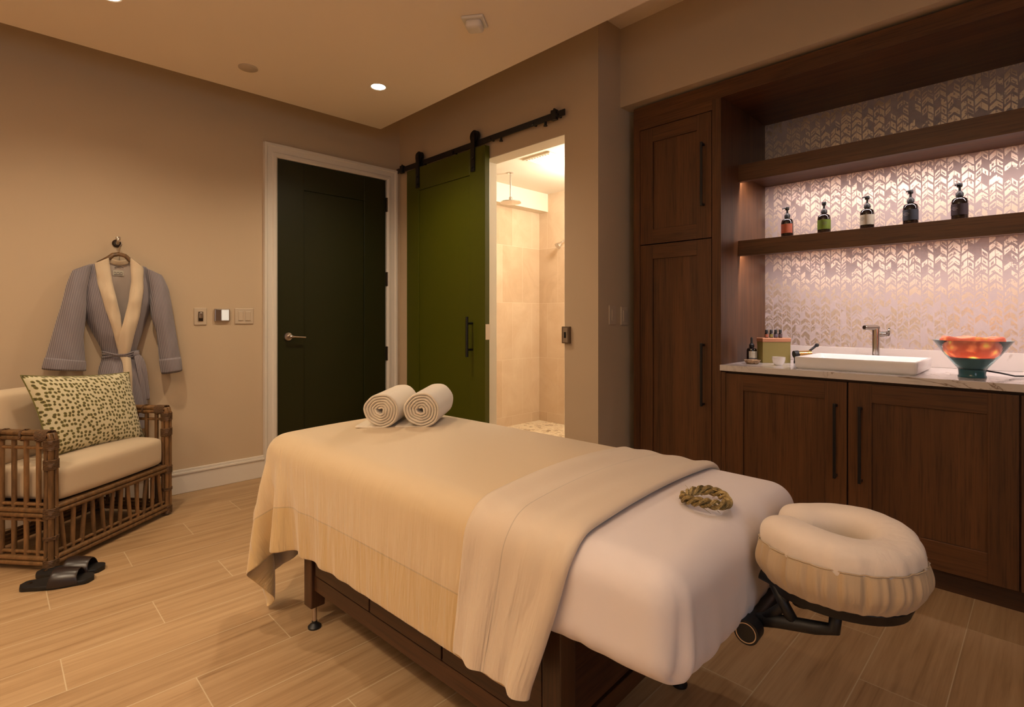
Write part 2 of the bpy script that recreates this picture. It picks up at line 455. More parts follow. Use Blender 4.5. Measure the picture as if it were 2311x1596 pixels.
# left wall with the door recess
S('wall_left', M['wall'], [(XMIN - .1, 1.45, YW, YW + .12, 0, HI), (1.45, 2.47, YW, YW + .12, 2.372, HI), (2.47, XB, YW, YW + .12, 0, HI),
                           (1.45, 2.47, YW + .10, YW + .12, 0, 2.372)])
# wall of the sliding door (opening y 2.118 .. 2.885)
S('wall_back', M['wall'], [(XB, XB + TB, YE, 2.118, 0, HI), (XB, XB + TB, 2.118, 2.885, 2.29, HI), (XB, XB + TB, 2.885, YW + .12, 0, HI)])
# return wall beside the cabinets
S('wall_return', M['wall'], [(XB + TB, 3.62, YE, YE + .10, 0, HI)])
S('wall_right', M['wall'], [(XS, XS + .12, -1.3, YE, 2.445, HI)])
S('wall_side', M['wall'], [(2.80, 3.62, -1.42, -1.30, 0, HI), (2.80, 2.92, YMIN, -1.42, 0, HI)])
S('wall_behind', M['wall'], [(XMIN - .1, -1.55, YMIN - .1, YMIN, 0, HI), (.35, 2.92, YMIN - .1, YMIN, 0, HI), (-1.55, .35, YMIN - .1, YMIN, 0, 1.1), (-1.55, .35, YMIN - .1, YMIN, 2.4, HI)])
b = B(); b.box(-1.55, -1.49, YMIN - .08, YMIN + .02, 1.1, 2.4); b.box(.29, .35, YMIN - .08, YMIN + .02, 1.1, 2.4); b.box(-1.49, .29, YMIN - .08, YMIN + .02, 1.1, 1.16); b.box(-1.49, .29, YMIN - .08, YMIN + .02, 2.34, 2.4)
wn = struct(b.build('added_window_1', M['trimw'], bevel=.003))  # unseen window, added as a fixture for the cool fill light
b = B(); b.box(-1.49, .29, YMIN - .05, YMIN - .04, 1.16, 2.34); b.build('added_frosted_pane', simple('added_frosted_pane', (.55, .6, .65), .3), wn)
S('wall_far_left', M['wall'], [(XMIN - .1, XMIN, YMIN, YW, 0, HI)])
S('ceiling', M['ceiling'], [(XMIN - .1, 3.62, YMIN - .1, YW + .12, HI, HI + .05)])
XC, YC = 2.150, 3.625
S('trim_1', M['ceiling'], [(XMIN + .35, XC, YMIN + .35, YC, LO, LO + .10)]).name = 'ceiling_lower'
S('wall_niche', M['wallpaper'], [(3.465, 3.50, -.62, 1.255, .9, 2.40)])
# skirting
def skirting(name, x0, x1, y):
    b = B(); b.box(x0, x1, y - .014, y, 0, .125); b.box(x0, x1, y - .020, y, .125, .140); b.box(x0, x1, y - .012, y, .140, .157)
    return struct(b.build(name, M['trimw'], bevel=.003))
skirting('baseboard_left', XMIN, 1.412, YW)
# door casing: moulded
def casing_profile():
    return [(0, .010), (.012, .018), (.03, .018), (.036, .012), (.07, .016), (.078, .024), (.094, .026), (.098, 0)]
b = B()
xi0, xi1, zt = 1.503, 2.418, 2.320
pr = casing_profile()
def strip(pts_in, pts_out_dir):
    rows = []
    for p, d in zip(pts_in, pts_out_dir):
        rows.append([(p[0] + d[0] * o, YW - t, p[1] + d[1] * o) for o, t in pr])
    b.grid(rows)
strip([(xi0, 0), (xi0, zt), (xi1, zt), (xi1, 0)], [(-1, 0), (-1, 1), (1, 1), (1, 0)])
b.box(xi0 - .053, xi0, YW, YW + .09, 0, zt + .05); b.box(xi1, xi1 + .052, YW, YW + .09, 0, zt + .05); b.box(xi0, xi1, YW, YW + .09, zt, zt + .05)
struct(b.build('trim_2', M['trimw'], smooth='auto', angle=25))

# ------------------------------------------------------------------ doors
def shaker(b, axis, a0, a1, z0, z1, d_face, d_back, stile, rail_t, rail_b, rec):
    """frame-and-panel slab; axis 'x' : lies along x, depth along y (face smaller). axis 'y' : along y, depth along x."""
    def bx(u0, u1, w0, w1, p0, p1):
        if axis == 'x': b.box(u0, u1, p0, p1, w0, w1)
        else: b.box(p0, p1, u0, u1, w0, w1)
    bx(a0, a0 + stile, z0, z1, d_face, d_back); bx(a1 - stile, a1, z0, z1, d_face, d_back)
    bx(a0 + stile, a1 - stile, z1 - rail_t, z1, d_face, d_back); bx(a0 + stile, a1 - stile, z0, z0 + rail_b, d_face, d_back)
    bx(a0 + stile, a1 - stile, z0 + rail_b, z1 - rail_t, d_face + rec, d_back - .004)
d1 = thing('door_1', None, None, (1.503, YW, 0), kind='structure')
b = B(); shaker(b, 'x', .004, .908, .008, 2.316, .004, .048, .20, .20, .22, .009)
b.build('door_leaf', M['green'], d1, bevel=.0025)
b = B(); b.lathe([(.030, 0), (.031, .004), (.029, .010), (.014, .013), (.013, .045), (.0, .046)], (.083, .004, 1.005), 28, (0, -1, 0))
b.tube([(.083, -.038, 1.005), (.10, -.042, 1.005), (.12, -.040, 1.004), (.198, -.040, .998)], [.010, .010, .0075, .0065], 12)
b.build('lever_handle', M['nickel'], d1, smooth='auto')
b = B(); b.box(-.004, .006, -.002, .02, .93, 1.08); b.build('strike_plate', M['dark_metal'], d1)
for z in (2.05, 1.415, .78):
    b = B(); b.cyl((.921, -.006, z), (.921, -.006, z + .12), .0085, n=12); b.box(.908, .93, -.004, .004, z, z + .12)
    b.build('hinge', M['dark_metal'], d1, smooth='auto')

# sliding barn door
DX = 2.497
d2 = thing('door_2', None, None, (DX, 2.807, 0), kind='structure')
b = B(); shaker(b, 'y', 0, .985, .012, 2.372, 0, .044, .170, .185, .22, .008)
b.build('door_leaf', M['green2'], d2, bevel=.0025)
b = B()
b.tube([(-.052, .136, .864), (-.052, .136, 1.153)], .0105, 14)
for z in (.915, 1.105): b.cyl((-.052, .136, z), (0, .136, z), .0085, n=12)
b.build('pull_handle', M['black'], d2, smooth='auto')
for yy in (.125, .820):
    b = B(); b.box(-.010, 0, yy - .021, yy + .021, 2.205, 2.47)
    b.lathe([(.0, -.012), (.021, -.012), (.021, 0), (0, 0)], (0, yy, 2.47), 24, (1, 0, 0))
    b.lathe([(.004, 0), (.043, 0), (.043, .005), (.036, .009), (.036, .016), (.043, .020), (.043, .026), (.004, .026)], (.002, yy, 2.462), 32, (1, 0, 0))
    for z in (2.235, 2.295): b.lathe([(.009, 0), (.009, .005), (.0, .007)], (-.010, yy, z), 6, (-1, 0, 0))
    b.build('roller_hanger', M['black'], d2, smooth='auto')
b = B(); b.box(.004, .046, -.003, .012, .99, 1.10); b.build('edge_pull', M['nickel'], d2)
tr = thing('sliding_door_track', 'black steel barn door rail mounted above the sliding olive door', 'door rail', (2.516, 2.09, 2.41))
b = B(); b.box(-.004, .004, 0, 1.885, -.020, .020)
b.build('rail', M['black'], tr, bevel=.001)
for yy in (.06, .27, .68, 1.1, 1.5, 1.84):
    b = B(); b.cyl((.004, yy, -.004), (.033, yy, -.004), .011, n=16); b.lathe([(.0, -.008), (.010, -.008), (.012, 0), (0, 0)], (-.004, yy, -.004), 16, (1, 0, 0))
    b.build('wall_spacer', M['black'], tr, smooth='auto')
for yy in (.085, 1.80):
    b = B(); b.box(-.014, .012, yy - .022, yy + .022, -.030, .034); b.cyl((-.001, yy, .034), (-.001, yy, .044), .008, n=12)
    b.build('end_stop', M['black'], tr, bevel=.003)
for yy in (.16, .57):
    b = B(); b.cyl((0, yy, -.042), (0, yy, -.020), .009, n=16); b.cyl((0, yy, -.046), (0, yy, -.042), .013, n=16)
    b.build('anti_jump_knob', M['black'], tr, smooth='auto')
sp = thing('strike_box', 'small bronze lock strike box on the edge of the shower doorway', 'lock plate', (XB, 2.098, 1.04))
b = B(); b.box(-.020, 0, -.030, .030, -.052, .052); b.build('box', simple('aged_bronze', (.20, .14, .095), .4, .7, .06), sp, bevel=.002)
b = B(); b.box(-.0235, -.020, -.020, .018, -.046, .046); b.build('face_plate', M['nickel'], sp, bevel=.001)
b = B(); b.box(-.0252, -.024, -.008, .008, -.018, .018); b.build('keyhole_slot', M['black'], sp)

# ------------------------------------------------------------------ shower room
S('wall_shower_left', M['tile'], [(XB + TB, 4.40, 4.0, 4.12, 0, 2.52)])
S('wall_shower_far', M['tile'], [(4.37, 4.49, 1.96, 4.0, 0, 2.52)])
S('wall_shower_side', M['wall_in'], [(XB + TB, 4.49, 1.966, 2.03, 0, 2.52)])
S('ceiling_shower', M['wall_in'], [(XB + TB, 4.49, 1.966, 4.12, 2.50, 2.56)])
S('floor_shower', M['pebble'], [(XB + TB, 4.49, 1.966, 4.12, -.04, .002)])
S('trim_3', M['wall_in'], [(XB + TB, 4.37, 3.872, 4.0, 2.305, 2.50)])
S('trim_4', M['wall_in'], [(XB + .001, XB + TB - .001, 2.880, 2.884, .004, 2.288), (XB + .001, XB + TB - .001, 2.119, 2.1215, .004, 2.288), (XB + .001, XB + TB - .001, 2.122, 2.879, 2.2855, 2.2895)])
t = thing('ceiling_vent', 'pale rectangular vent panel in the shower room ceiling', 'vent', (3.38, 3.01, 2.50))
b = B(); b.box(-.14, .14, -.155, .155, -.014, 0); b.build('frame', M['wall_in'], t, bevel=.004)
b = B()
for i in range(9): b.box(-.12, .12, -.135 + i * .030, -.118 + i * .030, -.018, -.014)
b.build('grille', M['ceiling'], t)
t = thing('rain_shower_head', 'chrome rain shower head hanging from the shower room ceiling', 'shower head', (3.47, 3.54, 2.50))
b = B(); b.lathe([(.028, 0), (.028, -.006), (.010, -.010)], (0, 0, 0), 24); b.cyl((0, 0, -.01), (0, 0, -.235), .008, n=14); b.build('drop_arm', M['chrome'], t, smooth='auto')
b = B(); b.lathe([(.010, -.225), (.016, -.235), (.018, -.25), (.095, -.272), (.10, -.282), (.0, -.284)], (0, 0, 0), 36); b.build('spray_head', M['chrome'], t, smooth='auto')
t = thing('wall_shower_head', 'small chrome hand-size shower head angled out from the far shower wall', 'shower head', (4.37, 3.60, 1.96))
b = B(); b.tube([(0, 0, 0), (-.05, .0, .0), (-.09, .01, -.03)], .009, 12); b.lathe([(.028, 0), (.028, .005), (.01, .008)], (0, 0, 0), 20, (-1, 0, 0)); b.build('arm', M['chrome'], t, smooth='auto')
b = B(); b.lathe([(.010, 0), (.014, .01), (.034, .055), (.036, .066), (.0, .067)], (-.082, .01, -.022), 28, (-.7, .25, -.7)); b.build('spray_head', M['chrome'], t, smooth='auto')

# ------------------------------------------------------------------ cabinets
XF = 2.83
def bar_handle(parent, y, z0, z1, x=XF):
    b = B()
    b.box(x - .038, x - .028, y - .006, y + .006, z0, z1)
    for z in (z0 + .004, z1 - .016): b.box(x - .030, x, y - .006, y + .006, z, z + .012)
    return b.build('handle', M['black'], parent, bevel=.0015)
def cab_door(parent, y0, y1, z0, z1, stile=.095, rt=.095, rb=.095, hy=None, hz=None):
    b = B()
    b.box(XF, XF + .022, y0, y0 + stile, z0, z1); b.box(XF, XF + .022, y1 - stile, y1, z0, z1)
    b.cur = 1
    b.box(XF, XF + .022, y0 + stile, y1 - stile, z1 - rt, z1); b.box(XF, XF + .022, y0 + stile, y1 - stile, z0, z0 + rb)
    b.cur = 0
    b.box(XF + .009, XF + .018, y0 + stile, y1 - stile, z0 + rb, z1 - rt)
    d = b.build('door', [M['oak_z'], M['oak_y']], parent, bevel=.0012)
    if hy is not None: bar_handle(d, hy, *hz)
    return d
XK = 3.465
t = thing('tall_cabinet', 'tall brown oak cabinet with two stacked doors beside the niche', 'cabinet', (0, 0, 0))
b = B()
b.box(XF, XF + .022, 1.760, 1.803, .085, 2.345); b.box(XF, XF + .022, 1.255, 1.305, .085, 2.345)
b.box(XF + .022, XK, 1.783, 1.803, .085, 2.372); b.box(XF + .022, XK, 1.255, 1.275, .085, 2.372)
b.cur = 1
b.box(XF, XF + .022, 1.305, 1.760, 2.289, 2.345); b.box(XF + .03, XK, 1.275, 1.783, .085, .105); b.box(XF + .04, XF + .05, 1.275, 1.783, .105, 2.40)
b.box(XF + .035, XF + .055, 1.255, 1.803, 0, .085)
b.build('carcass', [M['oak_z'], M['oak_y']], t, bevel=.001)
cab_door(t, 1.309, 1.756, 1.590, 2.285, .085, .085, .085, 1.352, (1.765, 2.118))
cab_door(t, 1.309, 1.756, .100, 1.584, .085, .085, .095, 1.352, (.658, 1.006))
t = thing('cabinet_header', 'long brown oak header board across the top of the cabinetry', 'header', (0, 0, 0))
b = B(); b.box(XF, XF + .022, -1.26, 1.803, 2.345, 2.430); b.box(XF + .022, XK, -1.26, 1.255, 2.350, 2.370); b.build('board', M['oak_y'], t, bevel=.001)
YR = -.62                                                # far end of the niche, outside the frame
t = thing('base_cabinet', 'low brown oak base cabinet with panelled doors under the quartz countertop', 'cabinet', (0, 0, 0))
b = B(); b.box(XF + .024, XK, YR, 1.253, .085, .860); b.box(XF + .035, XF + .055, YR, 1.253, 0, .085)
b.build('carcass', M['walnut_y'], t)
cab_door(t, .662, 1.228, .090, .848, .092, .085, .12, .705, (.400, .748))
cab_door(t, .084, .656, .090, .848, .092, .085, .12, .605, (.397, .745))
cab_door(t, -.50, .078, .090, .848, .092, .085, .12, -.45, (.40, .75))
for y0, y1 in ((1.230, 1.253), (YR, -.504)):
    b = B(); b.box(XF, XF + .022, y0, y1, .085, .855); b.build('filler_strip', M['oak_z'], t)
t = thing('end_cabinet', 'tall brown oak cabinet closing the right end of the niche', 'cabinet', (0, 0, 0))
b = B(); b.box(XF, XK, -1.26, YR, .085, 2.345); b.box(XF + .03, XK, -1.26, YR, 0, .085); b.build('carcass', M['oak_z'], t, bevel=.001)
cab_door(t, -1.22, YR - .04, .10, 1.58, .085, .085, .095); [setattr(o, 'location', (-.023, 0, 0)) for o in t.children if o.name.startswith('door')]
def shelf(name, z0, z1, label):
    t = thing(name, label, 'shelf', (3.055, 0, z0))
    b = B(); b.box(0, .030, YR, 1.255, 0, z1 - z0); b.box(.030, .41, YR, 1.255, .040, z1 - z0); b.build('board', M['oak_y'], t, bevel=.001)
    b = B(); b.box(.050, .064, YR + .01, 1.250, .0385, .0399); b.build('led_strip', M['led'], t)
    return t
sh_hi = shelf('floating_shelf', 1.923, 2.020, 'empty upper brown oak shelf glowing underneath above the pump bottles')
sh_lo = shelf('floating_shelf', 1.500, 1.587, 'lower brown oak shelf holding the five pump bottles')
b = B(); b.box(2.808, XK, YR, 1.253, .862, .893)
tag(b.build('countertop', M['quartz'], bevel=.002), 'white veined quartz countertop under the sink and glowing bowl', 'countertop')
b = B(); b.box(3.445, XK, YR, 1.253, .893, .980)
struct(b.build('trim_5', M['quartz'], bevel=.002))

# ------------------------------------------------------------------ wall plates, ceiling fittings
def plate_on_left(name, label, cat, x0, x1, z0, z1, group=None):
    t = thing(name, label, cat, ((x0 + x1) / 2, YW, (z0 + z1) / 2), group=group)
    w, h = (x1 - x0) / 2, (z1 - z0) / 2
    b = B(); b.box(-w, w, -.007, 0, -h, h); b.build('cover_plate', M['ivory'], t, bevel=.003)
    return t
t = plate_on_left('dimmer_switch', 'single ivory wall dimmer, leftmost of the three plates beside the green door', 'switch', .966, 1.040, 1.098, 1.212)
b = B(); b.box(-.017, .017, -.010, -.007, -.034, .034); b.build('frame', M['ivory'], t, bevel=.001)
b = B(); b.box(-.014, .014, -.012, -.010, -.031, .031); b.build('recess', M['dark_metal'], t)
b = B(); b.box(-.010, .010, -.022, -.012, -.012, .026); b.build('lever', M['nickel'], t, bevel=.003)
t = thing('thermostat', 'silver thermostat with pale screen between the two ivory switch plates', 'thermostat', (1.133, YW, 1.164))
b = B(); b.box(-.048, .048, -.018, 0, -.044, .044); b.build('housing', M['nickel'], t, bevel=.006, seg=3)
b = B(); b.box(-.044, .044, -.0195, -.018, -.040, .040); b.build('face', M['nickel'], t, bevel=.001)
b = B(); b.box(-.006, .040, -.0205, -.0195, -.036, .036); b.build('screen', emis('thermostat_screen', (.42, .52, .50), .35), t)
t = plate_on_left('wall_switch', 'ivory double rocker switch plate next to the white door casing', 'switch', 1.216, 1.338, 1.103, 1.212)
for x in (-.024, .024):
    b = B(); b.box(x - .018, x + .018, -.009, -.007, -.035, .035); b.build('rocker_frame', M['ivory'], t, bevel=.001)
    b = B(); b.box(x - .015, x + .015, -.012, -.009, -.031, .031); b.build('rocker', M['ivory'], t, bevel=.002)
for nm, lb, xx, z0, z1, rk in (('wall_switch', 'ivory switch plate on the grey side wall, nearer the doorway', 2.688, 1.105, 1.222, 1),
                               ('wall_switch', 'ivory switch plate on the grey side wall, half hidden by the tall cabinet', 2.812, 1.10, 1.215, 1)):
    t = thing(nm, lb, 'switch', (xx, YE, (z0 + z1) / 2)); h = (z1 - z0) / 2
    b = B(); b.box(-.036, .036, -.008, 0, -h, h); b.build('cover_plate', M['ivory'], t, bevel=.003)
    b = B(); b.box(-.016, .016, -.012, -.008, -.034, .034); b.build('rocker', M['ivory'], t, bevel=.002)

def downlight(x, y, label, power, col=(1, .80, .56), size=math.radians(145), blend=1.0, z=LO, r=.040, rad=.03):
    t = thing('recessed_light', label, 'ceiling light', (x, y, z), group=None)
    b = B()
    n = 32; rows = []
    for rr, zz in ((r + .004, -.001), (r + .009, -.003), (r + .012, 0), (r + .002, 0), (r + .004, -.001)):
        rows.append([(rr * math.cos(2 * PI * i / n), rr * math.sin(2 * PI * i / n), zz) for i in range(n)])
    b.grid(rows, closed_u=True); b.build('trim_ring', M['trimw'], t, smooth='auto')
    b = B(); b.lathe([(r + .003, -.0005), (r + .003, .004)], (0, 0, 0), 32)
    b.build('lens', M['lamp_face'], t)
    l = bpy.data.lights.new('downlight', 'SPOT'); l.energy = power; l.color = col; l.spot_size = size; l.spot_blend = blend; l.shadow_soft_size = rad
    o = bpy.data.objects.new('downlight_lamp', l); link(o, t); o.location = (0, 0, -.035)
    return t

downlight(1.744, 2.968, 'lit recessed ceiling light near the corner above the green doors', 50)
downlight(.383, 2.975, 'lit recessed ceiling light at the top edge left of the photo', 44)
downlight(-.75, 1.62, 'unseen recessed ceiling light added left of the table to brighten the bed side', 118, (1, .82, .60), math.radians(104), .9)  # extra light out of view, added for the left side of the bed
downlight(1.50, .78, 'recessed ceiling light over the massage table, outside the photo', 13, (1, .88, .84), math.radians(84), .8)
downlight(-1.0, 3.007, 'recessed ceiling light over the far left, outside the photo', 42)
t = thing('ceiling_speaker', 'flat round speaker grille in the ceiling left of the lit downlight', 'speaker', (1.071, 3.272, LO))
b = B(); b.lathe([(.052, 0), (.052, -.004), (.049, -.006), (.0, -.006)], (0, 0, 0), 36); b.build('grille', M['ivory'], t, smooth='auto')
t = thing('motion_sensor', 'small square white motion sensor on the ceiling', 'sensor', (1.69, 1.975, LO), (0, 0, math.radians(35)))
b = B(); b.box(-.055, .055, -.055, .055, -.014, 0); b.build('base', M['trimw'], t, bevel=.006, seg=3)
b = B(); b.rbox((0, 0, -.028), (.040, .040, .020), .016, (6, 6, 4)); b.build('dome', M['trimw'], t, smooth=True)

# ------------------------------------------------------------------ massage table
A3 = math.radians(3.0)
TC = Vector((1.17, 1.33, 0))
def TW(w, l, z):                                        # table space to room space
    return (TC.x + w * math.cos(A3) - l * math.sin(A3), TC.y + w * math.sin(A3) + l * math.cos(A3), z)
ROT = (0, 0, A3)
WL, WR, LH, LF = -.368, .405, -.862, .850               # mattress outline
WCN = (WL + WR) / 2
PXS, PYS = (-.28, .34), (-.535, .60)
tb = thing('massage_table', 'dark wooden spa massage table base with metal levelling feet under the bedding', 'massage table', TC, ROT)
for px in PXS:
    for py in PYS:
        b = B(); b.box(px - .0275, px + .0275, py - .0275, py + .0275, .085, .475); b.build('post', M['walnut_z'], tb, bevel=.004)
        f = B(); f.cyl((px, py, .018), (px, py, .10), .0085, n=16); fo = f.build('foot', M['nickel'], tb, smooth='auto')
        f = B(); f.lathe([(.0, 0), (.023, 0), (.024, .006), (.018, .012), (.010, .018), (.010, .026), (0, .027)], (px, py, 0), 28); f.build('foot_disc', M['plastic_black'], fo, smooth='auto')
for sx in (-1, 1):
    x = PXS[0] if sx < 0 else PXS[1]
    b = B(); b.box(x - .014, x + .014, PYS[0], PYS[1], .150, .205); b.build('lower_rail', M['walnut_y'], tb, bevel=.002)
    b = B(); b.box(x - .010, x + .010, PYS[0] + .0275, PYS[1] - .0275, .205, .475); b.build('side_panel', M['walnut_y'], tb)
    xo = x + sx * .010
    for k in range(3):
        y0 = PYS[0] + .035 + k * .355; y1 = y0 + .348
        b = B(); b.box(xo, xo + sx * .009, y0, y1, .212, .440); dr = b.build('drawer', M['walnut_y'], tb, bevel=.002)
        b = B(); b.box(xo + sx * .009, xo + sx * .018, y0 + .10, y1 - .10, .33, .342); b.build('drawer_pull', M['black'], dr, bevel=.002)
for sy in (-1, 1):
    y = PYS[0] if sy < 0 else PYS[1]
    b = B(); b.box(PXS[0], PXS[1], y - .012, y + .012, .150, .200); b.build('end_rail', M['walnut_x'], tb, bevel=.002)
    for k in range(6):
        z = .215 + k * .038
        b = B(); b.add([(PXS[0] + .02, y - .010, z), (PXS[1] - .02, y - .010, z), (PXS[1] - .02, y + .010, z + .030), (PXS[0] + .02, y + .010, z + .030),
                        (PXS[0] + .02, y - .016, z + .004), (PXS[1] - .02, y - .016, z + .004), (PXS[1] - .02, y + .004, z + .034), (PXS[0] + .02, y + .004, z + .034)],
                       [(0, 1, 2, 3), (7, 6, 5, 4), (0, 4, 5, 1), (1, 5, 6, 2), (2, 6, 7, 3), (3, 7, 4, 0)])
        b.build('louvre', M['walnut_x'], tb)
b = B(); b.box(PXS[0], PXS[1], PYS[0], PYS[1], .140, .150); b.build('bottom_shelf', M['walnut_y'], tb)
b = B(); b.box(-.325, .375, -.74, .78, .472, .505); b.build('top_frame', M['walnut_y'], tb, bevel=.003)
b = B(); b.rbox((WCN, (LH + LF) / 2, .59), (.360, .835, .080), .05, (10, 20, 4)); b.build('padded_top', M['cushion'], tb, smooth=True)

# fitted sheet over the padding
Z0, ZT = .468, .690
def crown(w, l):
    a = max(0.0, 1 - ((w - WCN) / .38) ** 2); c = max(0.0, 1 - ((l - .005) / .845) ** 4)
    return .026 * a * c
def wob(x, y, z, s=1.0):
    return (math.sin(x * 17 * s + y * 9 * s + 1.3) + math.sin(y * 23 * s - z * 14 * s + 4) + math.sin(z * 31 * s + x * 11 * s)) / 3
def sheet_def(p):
    t = (p.z + .111) / .222
    w, l = p.x + WCN, p.y + (LH + LF) / 2
    x, y, z = p
    z += crown(w, l) * t
    k = (1 - t)
    x += (.006 * wob(x, y * 2, z)) * k; y += .006 * wob(x * 2, y, z) * k
    # hospital fold at the head corners
    for cx_, s in ((-.38, 1), (.38, -1)):
        d = math.hypot(x - cx_, (y + .856))
        x += s * .010 * math.exp(-(d / .035) ** 2) * (1 - t * .6)
    e = math.exp(-((x + .350) / .009) ** 2) - .8 * math.exp(-((x + .334) / .008) ** 2)
    if y < -.83: y += .010 * e * min(1, k * 1.5) * (1 if k > .08 else 0)
    kk = k ** 3
    x += .0028 * kk * math.sin(y * 95 + 2 * math.sin(y * 21)); y += .0028 * kk * math.sin(x * 100 + 2 * math.sin(x * 17))
    if y < -.81:                                         # the edge tucked under sags at the head
        z -= .012 * k * (.5 + .5 * math.sin(x * 9 + 1)) + .018 * k * max(0, math.sin((x + .38) * 5.2))
    return (x, y, z)
b = B(); b.rbox((WCN, (LH + LF) / 2, (Z0 + ZT) / 2), (.3865, .856, .111), .066, (60, 120, 18), sheet_def)
fs = b.build('fitted_sheet', M['sheet'], None, smooth=True, loc=TC, rot=ROT, sub=1)
tag(fs, 'pale pinkish fitted sheet stretched over the head end of the massage table', 'sheet')

# --- cloth relaxed over the table with position based dynamics
def drape():
    DU = .0235
    u = np.arange(-.7205, .7206, DU); vv = np.arange(-.625, 1.235, DU)
    nu, nv = len(u), len(vv)
    U, V = np.meshgrid(u, vv, indexing='ij')
    rng = np.random.RandomState(3)
    P = np.stack([U + WCN, V, np.full_like(U, .735)], -1)
    P[..., 2] += rng.uniform(-.002, .002, U.shape)
    prev = P.copy()
    hx, hy, hz, r = .3905, .860, .115, .070
    c = np.array([WCN, (LH + LF) / 2, (Z0 + ZT) / 2])
    def collide(P, prev):
        q = P - c
        # padding with rounded edges and a slightly crowned top
        top = .029 * np.clip(1 - (q[..., 0] / .38) ** 2, 0, 1) * np.clip(1 - (q[..., 1] / .856) ** 4, 0, 1)
        q2 = q.copy(); q2[..., 2] -= top * (q[..., 2] > 0)
        h = np.array([hx, hy, hz]) - r
        e = np.abs(q2) - h
        out = np.maximum(e, 0); lo = np.linalg.norm(out, axis=-1)
        inside = np.minimum(e.max(-1), 0)
        sd = lo + inside - r
        n = np.sign(q2) * out / np.maximum(lo, 1e-6)[..., None]
        amax = e.argmax(-1)
        n_in = np.zeros_like(q2); np.put_along_axis(n_in, amax[..., None], 1, -1); n_in = n_in * np.sign(q2 + 1e-9)
        n = np.where((lo > 1e-6)[..., None], n, n_in)
        hit = sd < 0
        d = np.where(hit, -sd, 0)[..., None] * n
        P = P + d
        mv = P - prev
        mvn = (mv * n).sum(-1, keepdims=True) * n
        P = np.where(hit[..., None], P - .55 * (mv - mvn), P)
        # base body
        b0 = np.array([-.325, -.53, 0]); b1 = np.array([.385, .62, .49])
        ins = np.all((P > b0) & (P < b1), -1)
        dl = P - b0; dr = b1 - P
        ch = np.stack([dl[..., 0], dr[..., 0], dl[..., 1], dr[..., 1]], -1); k = ch.argmin(-1)
        for i, (ax, s) in enumerate(((0, 0), (0, 1), (1, 0), (1, 1))):
            m = ins & (k == i); tgt = b0[ax] if s == 0 else b1[ax]
            P[..., ax] = np.where(m, tgt, P[..., ax])
        P[..., 2] = np.maximum(P[..., 2], .012)
        return P
    D2 = DU * math.sqrt(2)
    def con(P, a, b_, L, k):
        A, Bq = P[a], P[b_]; d = Bq - A; n = np.linalg.norm(d, axis=-1, keepdims=True) + 1e-9
        cr = (n - L) / n * d * (.5 * k)
        P[a] = A + cr; P[b_] = Bq - cr
    sl = slice
    sets = []
    for s in (0, 1):
        na = (nu - 1 - s) // 2; sets.append(((sl(s, s + 2 * na, 2), sl(None)), (sl(s + 1, s + 1 + 2 * na, 2), sl(None)), DU, 1.0))
        nb = (nv - 1 - s + 1) // 2
        nb = (nv - s) // 2; sets.append(((sl(None), sl(s, s + 2 * nb, 2)), (sl(None), sl(s + 1, s + 1 + 2 * nb, 2)), DU, 1.0))
    sets[0] = ((sl(0, 2 * (nu // 2), 2), sl(None)), (sl(1, 2 * (nu // 2), 2), sl(None)), DU, 1.0)
    sets[2] = ((sl(1, 1 + 2 * ((nu - 1) // 2), 2), sl(None)), (sl(2, 2 + 2 * ((nu - 1) // 2), 2), sl(None)), DU, 1.0)
    for s in (0, 1):
        na = (nu - s) // 2
        i0 = sl(s, s + 2 * na, 2); i1 = sl(s + 1, s + 1 + 2 * na, 2)
        sets.append(((i0, sl(0, nv - 1)), (i1, sl(1, nv)), D2, .35)); sets.append(((i0, sl(1, nv)), (i1, sl(0, nv - 1)), D2, .35))
    bend = []
    for s in range(4):
        if s >= 4: break
    def bends(P, k):
        for ax, N in ((0, nu), (1, nv)):
            for s in (0, 1, 2, 3):
                i = np.arange(s, N - 2, 4)
                if len(i) == 0: continue
                a = (i, sl(None)) if ax == 0 else (sl(None), i)
                b_ = (i + 2, sl(None)) if ax == 0 else (sl(None), i + 2)
                con(P, a, b_, 2 * DU, k)
    dt = 1 / 60.
    vel = np.zeros_like(P)
    for step in range(140):
        vel[..., 2] -= 9.8 * dt
        vel *= .975 if step < 110 else .93
        sp = np.linalg.norm(vel, axis=-1, keepdims=True); vel *= np.minimum(1, 1.6 / np.maximum(sp, 1e-6))
        old = P.copy(); P = P + vel * dt
        for it in range(26):
            for s in sets: con(P, *s)
            bends(P, .10)
            if it % 6 == 5: P = collide(P, old)
        P = collide(P, old)
        vel = (P - old) / dt
    # the hanging foot corner belly out from the table
    k = np.clip((P[..., 1] - .80) / .08, 0, 1) * np.clip((-.05 - P[..., 0]) / .25, 0, 1) * np.exp(-((P[..., 2] - .34) / .11) ** 2)
    P[..., 1] += .085 * k; P[..., 0] -= .010 * k
    a = np.abs(U)
    P[..., 1] += .105 * np.clip((a - .37) / .32, 0, 1) ** 1.2 * np.exp(-(V + .625) / .28) * (U < 0)
    return u, vv, P
u_, v_, P_ = drape()
nu, nv = len(u_), len(v_)
b = B(); b.grid([[tuple(P_[i, j]) for j in range(nv)] for i in range(nu)])
uvs = [(u_[i], v_[j]) for i in range(nu) for j in range(nv)]
bl = b.build('blanket', M['blanket'], None, smooth=True, loc=TC, rot=ROT, solid=.006, sub=2, uvs=uvs, normals=False)
tag(bl, 'sand coloured satin blanket draped over the massage table, one corner hanging low', 'blanket')
